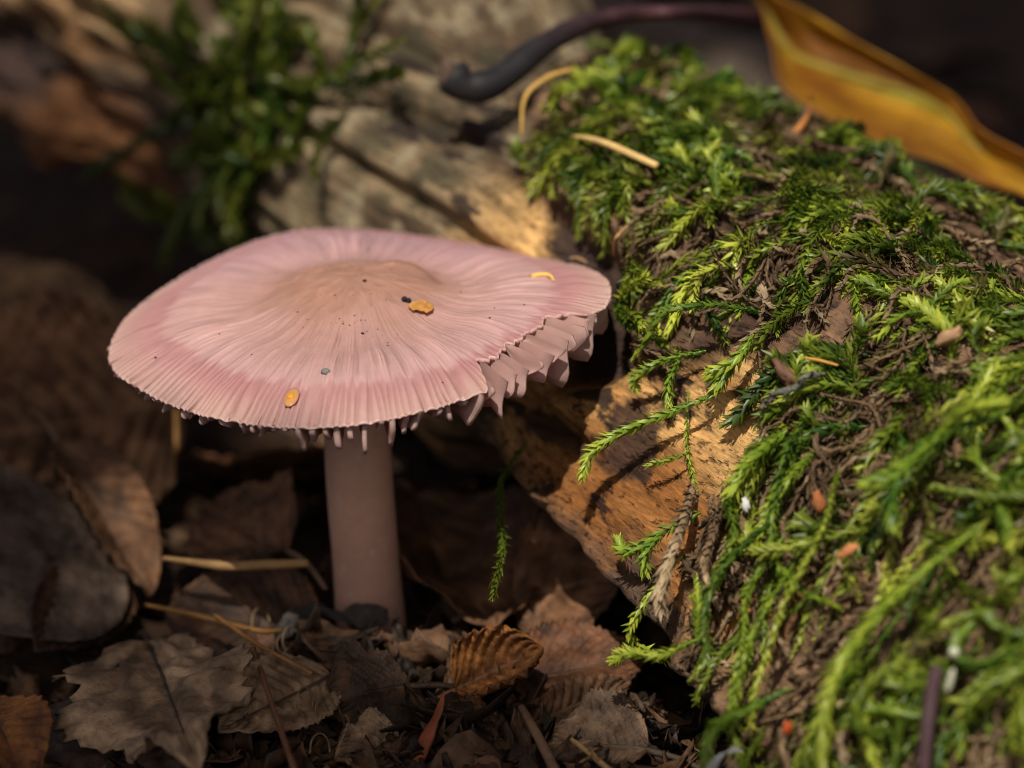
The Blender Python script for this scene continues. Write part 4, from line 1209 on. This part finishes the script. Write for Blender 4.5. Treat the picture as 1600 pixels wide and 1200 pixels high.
# ------------------------------------------------------------------ needles, straws and chips
def stick(name, pts, rads, col, label, cat='needle', group=None, mat=None, flat=1.0, n=24, cols=None, rough=0.0):
    pth = spline(np.array(pts), n)
    r = np.interp(np.linspace(0, 1, n), np.linspace(0, 1, len(rads)), rads)
    V, F = tube(pth, r, 8, flat)
    if rough:
        V = V + np.stack([noise(V * 16 + q, 3) - 0.5 for q in (0, 31, 57)], -1) * rough
        col = mixc(np.array(col) * 0.4, np.array(col) * 1.3, noise(V * 10, 3))
    c = col
    if cols is not None:
        c = np.concatenate([np.repeat(np.stack([np.interp(np.linspace(0, 1, n), np.linspace(0, 1, len(cols)), np.array(cols)[:, k]) for k in range(3)], -1), 8, 0), [cols[0]], [cols[-1]]])
    o = build(name, V, F, mat or M_bit, pth[0], col=c)
    return tag(o, label, cat, group)

def L_(px, py, h):
    p, n_, s_, f_, d_ = hit_log(px, py)
    return p + n_ * h

stick('straw', [L_(900, 240, 0.25), L_(960, 272, 0.45), L_(1042, 305, 0.4)], [0.012, 0.03, 0.04, 0.035], (0.62, 0.42, 0.16), 'straight pale straw lying across the upper moss', 'straw')
stick('curved_needle', [L_(836, 252, 0.4), L_(845, 220, 0.6), L_(872, 200, 0.65), L_(905, 184, 0.6)], [0.012, 0.025, 0.03, 0.02], (0.50, 0.30, 0.07), 'curved yellow needle hooked over the upper edge of the moss', 'needle')
stick('curled_stalk', [L_(1226, 240, 0.15), L_(1243, 222, 0.25), L_(1238, 210, 0.35), L_(1236, 198, 0.42)], [0.035, 0.03, 0.02, 0.012], (0.52, 0.20, 0.05), 'wavy orange stalk standing on the moss under the yellow leaf', 'stalk')
stick('dry_grass', [G(640, 1210, 0.0), G(668, 1150, 0.25), G(686, 1110, 0.45), G(694, 1080, 0.6)], [0.085, 0.075, 0.045, 0.004], (0.22, 0.060, 0.022), 'pointed red brown grass blade sticking up from the soil', 'grass blade', flat=0.25)
stick('pine_needle', [G(388, 985, 0.35), G(420, 1085, 0.5), G(462, 1210, 0.45)], [0.02, 0.028, 0.03], (0.20, 0.09, 0.05), 'thin reddish brown needle crossing the small tan leaf', 'needle')
stick('pine_needle', [G(228, 945, 0.3), G(300, 960, 0.35), G(400, 985, 0.35), G(440, 985, 0.3)], [0.02, 0.03, 0.03, 0.02], (0.26, 0.13, 0.04), 'orange brown needle running toward the stem base', 'needle')
stick('pine_needle', [G(335, 960, 0.45), G(400, 1005, 0.5), G(487, 1052, 0.5)], [0.018, 0.022, 0.016], (0.34, 0.16, 0.05), 'short orange needle slanting over the small tan leaf', 'needle')
stick('grass_stalk', [G(255, 872, 0.8), G(350, 884, 0.8), G(420, 882, 0.8), G(482, 880, 0.8)], [0.025, 0.05, 0.05, 0.04], (0.34, 0.20, 0.08), 'blurred straw coloured stalk lying level left of the stem', 'stalk')
stick('grass_stalk', [G(275, 640, 1.2), G(276, 700, 0.9), G(274, 745, 0.3)], [0.03, 0.03, 0.03], (0.22, 0.11, 0.035), 'upright blurred brown stalk under the left edge of the cap', 'stalk')
stick('hairy_twig', [G(815, 1105, 0.2), G(840, 1150, 0.28), G(870, 1210, 0.2)], [0.035, 0.045, 0.05], (0.22, 0.13, 0.08), 'brown twig leaning beside the crumbled grey leaf', 'twig')
e = thing('frayed_twig', G(895, 1155, 0.3), 'pale frayed twig with side hairs on the crumbled leaf', 'twig')
base = G(895, 1155, 0.3)
V, F = tube(spline([G(893, 1155, 0.35), G(915, 1172, 0.35), G(955, 1205, 0.3)], 16), np.linspace(0.02, 0.03, 16), 7)
build('stalk', V, F, M_bit, base, e, col=(0.45, 0.27, 0.12))
for (a_, b_) in (((905, 1163), (930, 1155)), ((918, 1174), (938, 1168)), ((925, 1180), (905, 1192)), ((935, 1188), (920, 1165))):
    V, F = tube(spline([G(*a_, 0.35), G((a_[0] + b_[0]) / 2, (a_[1] + b_[1]) / 2, 0.42), G(*b_, 0.4)], 8), np.linspace(0.012, 0.005, 8), 5)
    build('side_hair', V, F, M_bit, base, e, col=(0.45, 0.27, 0.12))
for k in range(9):
    c0 = np.array([420, 1000]) + r_.normal(0, 1, 2) * [25, 25] if k < 4 else np.array([500, 1140]) + r_.normal(0, 1, 2) * [30, 28]
    aa_ = np.linspace(0, r_.uniform(2.5, 5), 6) + r_.uniform(0, 6)
    rr_ = r_.uniform(12, 26)
    stick('curly_fibre', [G(c0[0] + rr_ * math.cos(a) * 0.6, c0[1] + rr_ * math.sin(a), 0.25 + 0.05 * math.sin(a * 2)) for a in aa_], [0.008, 0.008], (0.26, 0.17, 0.09),
          'thin curly pale brown root fibre looping over the litter', 'fibre', 'curly root fibres by the small leaves')
for k in range(5):
    stick('grey_fibre', [G(1150 + 3 * k, 1165 + 2 * k, 0.9), G(1130 - 2 * k, 1180, 0.9), G(1116 - 4 * k, 1205, 0.8)], [0.006, 0.006], (0.45, 0.45, 0.44),
          'thin grey white fibre hanging below the moss shoot', 'fibre', 'frayed grey fibres below the moss')

def chip(name, px, py, h, ax3, col, label, cat, seed, rough=0.75, mat=None):
    p, n_, s_, f_, d_ = hit_log(px, py)
    Vp, Fp = lump(p + n_ * h, ax3, seed, n=9, m=12, rough=rough, freq=3.6)
    o = build(name, Vp, Fp, mat or M_bit, p, col=mixc(np.array(col) * 0.55, np.array(col) * 1.1, noise(Vp * 14 + seed, 2)), smooth=False)
    return tag(o, label, cat)

dvec = nrm(np.array([0.7, -0.3, -0.65]))
chip('bark_chip', 1258, 610, 0.35, np.array([dvec * 0.17, nrm(np.cross(dvec, [0, -1, 0.3])) * 0.07, nrm(np.cross(dvec, [1, 0, 0.3])) * 0.06]), (0.17, 0.085, 0.05), 'oblong red brown bark chip caught in the moss above the white flake', 'chip', 21)
chip('white_flake', 1207, 795, 0.38, np.array([[0.035, 0, 0.02], [0, 0.02, 0], [-0.02, 0, 0.075]]), (0.72, 0.72, 0.72), 'small bright white flake under the withered moss', 'flake', 22)
chip('white_husk', 1569, 1068, 0.75, np.array([[0.03, 0, 0], [0, 0.03, 0], [0.02, 0, 0.11]]), (0.66, 0.66, 0.50), 'blurred long cream husk hanging in the near moss', 'husk', 23, 0.15)
chip('white_husk', 1572, 1030, 0.75, np.array([[0.045, 0, 0], [0, 0.04, 0], [0, 0, 0.05]]), (0.62, 0.62, 0.46), 'small round cream husk above the long one in the near moss', 'husk', 24, 0.15)
chip('orange_flake', 1377, 872, 0.5, np.array([[0.09, 0, 0.06], [0, 0.03, 0], [-0.02, 0, 0.04]]), (0.50, 0.20, 0.07), 'blurred orange bark flake resting on the near moss', 'flake', 25)
chip('orange_flake', 1308, 1114, 0.6, np.array([[0.04, 0, 0.02], [0, 0.02, 0], [-0.01, 0, 0.055]]), (0.75, 0.13, 0.03), 'tiny bright red orange flake on withered moss strings', 'flake', 26)
chip('orange_flake', 1315, 797, 0.35, np.array([[0.05, 0, 0.03], [0, 0.03, 0], [-0.03, 0, 0.10]]), (0.42, 0.15, 0.05), 'upright rusty orange flake right of the white flake', 'flake', 27)
chip('wood_scrap', 1500, 570, 0.4, np.array([[0.12, 0, 0.07], [0, 0.04, 0], [-0.03, 0, 0.05]]), (0.42, 0.25, 0.13), 'light brown wood scrap sitting on the right moss', 'scrap', 28)
stick('orange_needle', [L_(1288, 590, 0.4), L_(1312, 597, 0.42), L_(1336, 602, 0.38)], [0.012, 0.016, 0.01], (0.50, 0.24, 0.05), 'short orange needle beside the oblong bark chip', 'needle')
stick('brown_straw', [L_(1000, 380, 0.3), L_(992, 405, 0.4), L_(985, 425, 0.35)], [0.02, 0.025, 0.02], (0.30, 0.18, 0.07), 'short brown straw upright at the moss edge by the cap', 'straw')
stick('grey_twig', [L_(1225, 655, 0.38), L_(1250, 643, 0.46), L_(1272, 634, 0.40), L_(1295, 619, 0.44), L_(1320, 612, 0.36)], [0.012, 0.024, 0.03, 0.018, 0.03, 0.012], (0.15, 0.145, 0.115), 'lichen grey twig lying under the oblong bark chip', 'twig', n=60, rough=0.11)
stick('dark_stalk', [L_(1542, 1050, 0.7), L_(1540, 1110, 0.75), L_(1535, 1210, 0.75)], [0.06, 0.065, 0.06], (0.06, 0.03, 0.035), 'dark purple stalk upright in the near moss by the cream husks', 'stalk')

# ------------------------------------------------------------------ yellow leaf with its dark petiole behind the log
up_e = [(1165, -60), (1200, -15), (1262, 18), (1330, 60), (1420, 110), (1480, 145), (1506, 168), (1535, 205), (1610, 245), (1700, 300)]
md_e = [(1180, -20), (1205, 40), (1245, 92), (1320, 118), (1400, 140), (1450, 160), (1482, 182), (1525, 232), (1600, 268), (1690, 330)]
lo_e = [(1190, 10), (1206, 70), (1226, 140), (1320, 200), (1400, 235), (1470, 255), (1530, 285), (1580, 300), (1620, 315), (1690, 345)]
nU = 70
eu, em, el = spline(np.array(up_e, float), nU), spline(np.array(md_e, float), nU), spline(np.array(lo_e, float), nU)
rowsY = []
for a_, k in zip(np.linspace(-1, 1, 33), range(33)):
    e2d = em + (eu - em) * (-a_) if a_ < 0 else em + (el - em) * a_
    dd = 40.6 - 0.9 * abs(a_) ** 1.3 + (0.7 if a_ < 0 else -0.3) * abs(a_) - np.linspace(0, 2.6, nU) + 0.30 * (noise(st3(np.linspace(0, 7, nU), a_ * 3, 2.0), 3) - 0.5)
    rowsY.append(np.stack([P(q[0], q[1], d) for q, d in zip(e2d, dd)]))
YV = np.stack(rowsY, 1)
UU, AA = np.meshgrid(np.linspace(0, 1, nU), np.linspace(-1, 1, 33), indexing='ij')
yn = noise(st3(UU * 7, AA * 2.5, 4.0), 4)
yc = mixc((0.22, 0.080, 0.008), (0.54, 0.29, 0.022), sstep(0.35, 0.68, yn))
yc = mixc(yc, mixc((0.14, 0.045, 0.006), (0.30, 0.125, 0.010), yn), 0.75 * sstep(0.15, 0.5, AA) * sstep(0.95, 0.6, UU))
yc = mixc(yc, (0.42, 0.46, 0.05), np.exp(-((AA - 0.0) / 0.13) ** 2) * sstep(0.25, 0.45, UU) * sstep(0.70, 0.62, UU))
yc = mixc(yc, (0.10, 0.05, 0.012), 0.8 * np.exp(-((AA + 0.18) / 0.07) ** 2) * sstep(0.15, 0.3, UU) * sstep(0.7, 0.6, UU))
yc = mixc(yc, (0.22, 0.075, 0.008), 0.6 * sstep(0.55, 0.9, np.abs(AA)) * sstep(0.4, 0.6, noise(st3(UU * 14, AA * 4, 7.0), 3)))
Y0 = YV[nU // 2, 16]
ye = thing('yellow_leaf', Y0, 'folded orange yellow autumn leaf with dark stalk lying behind the mossy log', 'leaf')
b = build('blade', YV.reshape(-1, 3), gridF(nU, 33), M_yleaf, Y0, ye, col=yc.reshape(-1, 3))
sm = b.modifiers.new('thickness', 'SOLIDIFY'); sm.thickness = 0.0003; sm.offset = 0
V, F = tube(YV[2:-2, 16] + [0, -0.03, 0.02], np.linspace(0.07, 0.03, nU - 4), 7)
build('midrib', V, F, M_yleaf, Y0, ye, col=(0.30, 0.22, 0.03))
pp = [(705, 118, 36.4), (730, 136, 36.4), (775, 128, 36.5), (830, 85, 36.8), (890, 48, 37.2), (960, 26, 37.8), (1050, 20, 38.6), (1130, 22, 39.4), (1195, 28, 40.4)]
pp = [(x_, y_, min(d_, hit_log(x_, y_)[4] - 0.3) if x_ < 1100 else d_) for x_, y_, d_ in pp]      # rests on the log
pth = spline(np.array([P(*q) for q in pp]), 60)
tq = np.linspace(0, 1, 60)
rad_p = np.interp(tq, [0, 0.04, 0.12, 0.25, 0.45, 0.7, 1], [0.19, 0.185, 0.165, 0.16, 0.125, 0.085, 0.08])
V, F = tube(pth, rad_p * (1 + 0.06 * np.sin(tq * 40)), 12)
pc = np.concatenate([np.repeat(mixc((0.016, 0.015, 0.017), (0.055, 0.022, 0.026), sstep(0.3, 0.75, tq)), 12, 0), [[0.10, 0.06, 0.04]], [[0.05, 0.03, 0.02]]])
po = build('petiole', V, F, M_shiny, Y0, ye, col=pc)
Vp, Fp = lump(pth[0] + [-0.03, -0.03, 0.02], [0.10, 0.09, 0.17], 33, rough=0.5)
build('swollen_base', Vp, Fp, M_bark, Y0, po, col=(0.13, 0.085, 0.06))

pth = spline([P(860, -60, 45.5), P(960, 75, 44.5), P(1090, 120, 43.5), P(1260, 190, 42.5), P(1500, 330, 41.5)], 60)
V, F = tube(pth, 0.62 + 0.12 * noise(st3(np.linspace(0, 6, 60), np.zeros(60)), 2), 24)
V = V + np.stack([noise(V * 2.2 + q, 4) - 0.5 for q in (0, 31, 57)], -1) * 0.35
o = build('fallen_branch', V, F, M_bark, pth[0], col=mixc((0.05, 0.035, 0.028), (0.22, 0.165, 0.13), noise(V * 2.5, 4)))
tag(o, 'weathered grey brown branch lying in shade between the log and yellow leaf', 'branch')

# ------------------------------------------------------------------ unseen tree added to keep the sun off the forest floor
def sun_xy(W):
    W = np.asarray(W)
    return np.stack([W[..., 0] - SUN[0] / SUN[2] * W[..., 2], W[..., 1] - SUN[1] / SUN[2] * W[..., 2]], -1)

lit = [sun_xy(CT[::12, ::24].reshape(-1, 3))]
vis = (bx_ > 455) & (bx_ < 1750) & (by_ > -120) & (by_ < 1250) & facing & ((mask > 0.5) | (by_ < 950))
lit.append(sun_xy(LV.reshape(NS, NF, 3)[vis][::97]))
ledge_sel = (SG < -9.0) & (SG > -18) & (np.abs(FG - 1.0) < 0.45)
lit.append(sun_xy(LV.reshape(NS, NF, 3)[ledge_sel][::60]))
lit.append(sun_xy(YV[::6, ::6].reshape(-1, 3)))
LIT = np.vstack(lit)
r_ = np.random.default_rng(51)
TR = np.array([-52.0, -58.0, 0.0])
nleaf = 0
lv, lf_, lc = [], [], []
shape_u = np.array([0, 0.12, 0.3, 0.5, 0.7, 0.88, 1.0])
shape_w = np.array([0.0, 0.24, 0.42, 0.46, 0.36, 0.17, 0.0])
c0 = np.array([3.0, 9.0])
tries = 0
twig_pts = []
while tries < 5200:
    tries += 1
    ang, rad_ = r_.uniform(0, 6.283), 46 * math.sqrt(r_.uniform(0, 1))
    gxy = c0 + rad_ * np.array([math.cos(ang), math.sin(ang)])
    hz = r_.uniform(52, 88)
    dmin = np.sqrt(((LIT - gxy) ** 2).sum(1).min())
    Lf = min(r_.uniform(4.5, 8.5), max(1.2, (dmin - 0.1) * 1.9))
    if dmin < 0.75: continue  # crown shaped for the light: no leaves over points kept sunlit
    if r_.uniform() > (0.9 if dmin < 14 else 0.42): continue
    cpos = np.array([gxy[0] + SUN[0] / SUN[2] * hz, gxy[1] + SUN[1] / SUN[2] * hz, hz])
    yaw = r_.uniform(0, 6.283)
    n_ = nrm(SUN + r_.normal(0, 0.35, 3))
    xh = np.array([math.cos(yaw), math.sin(yaw), 0]); xh = nrm(xh - (xh @ n_) * n_)
    yh = np.cross(n_, xh)
    V = []
    for u_, w_ in zip(shape_u, shape_w):
        for v_ in (-1, 0, 1):
            V.append(cpos + xh * (u_ - 0.5) * Lf + yh * v_ * w_ * Lf * 0.62 + n_ * (abs(v_) * 0.06 * Lf - 0.12 * Lf * (u_ - 0.5) ** 2))
    lv.append(np.array(V)); lf_.append(gridF(7, 3) + len(lc) * 21)
    lc.append(np.tile(np.array((0.05, 0.10, 0.02)) * r_.uniform(0.7, 1.4), (21, 1)))
    if r_.uniform() < 0.06: twig_pts.append(cpos)
TR = np.array([-60.0, -40.0, 0.0])
sap = thing('added_sapling', TR, 'leafy broadleaf crown and trunk added out of view to shade the forest floor', 'added tree')
build('crown', np.vstack(lv), np.vstack(lf_), M_green, TR, sap, col=np.vstack(lc))
top = TR + np.array([6, 0, 118.0])
V, F = tube(spline([TR + [0, 0, -3], TR + [2, 1, 40], TR + [5, -2, 80], top], 30), np.linspace(2.2, 0.9, 30), 12)
tr_ = build('trunk', V, F, M_bark, TR, sap, col=(0.14, 0.11, 0.08))
for k, cp in enumerate(twig_pts[:40]):
    st_ = TR + np.array([5, -1, 92.0 + 22 * r_.uniform()])
    mid_ = (st_ + cp) / 2 + [0, 0, 16.0]
    if np.sqrt(((LIT[:, None] - sun_xy(spline([st_, mid_, cp], 14))[None]) ** 2).sum(-1).min()) < 0.6: continue
    V, F = tube(spline([st_, mid_, cp], 14), np.linspace(0.55, 0.12, 14), 6)
    build('limb', V, F, M_bark, TR, sap, col=(0.12, 0.09, 0.07))
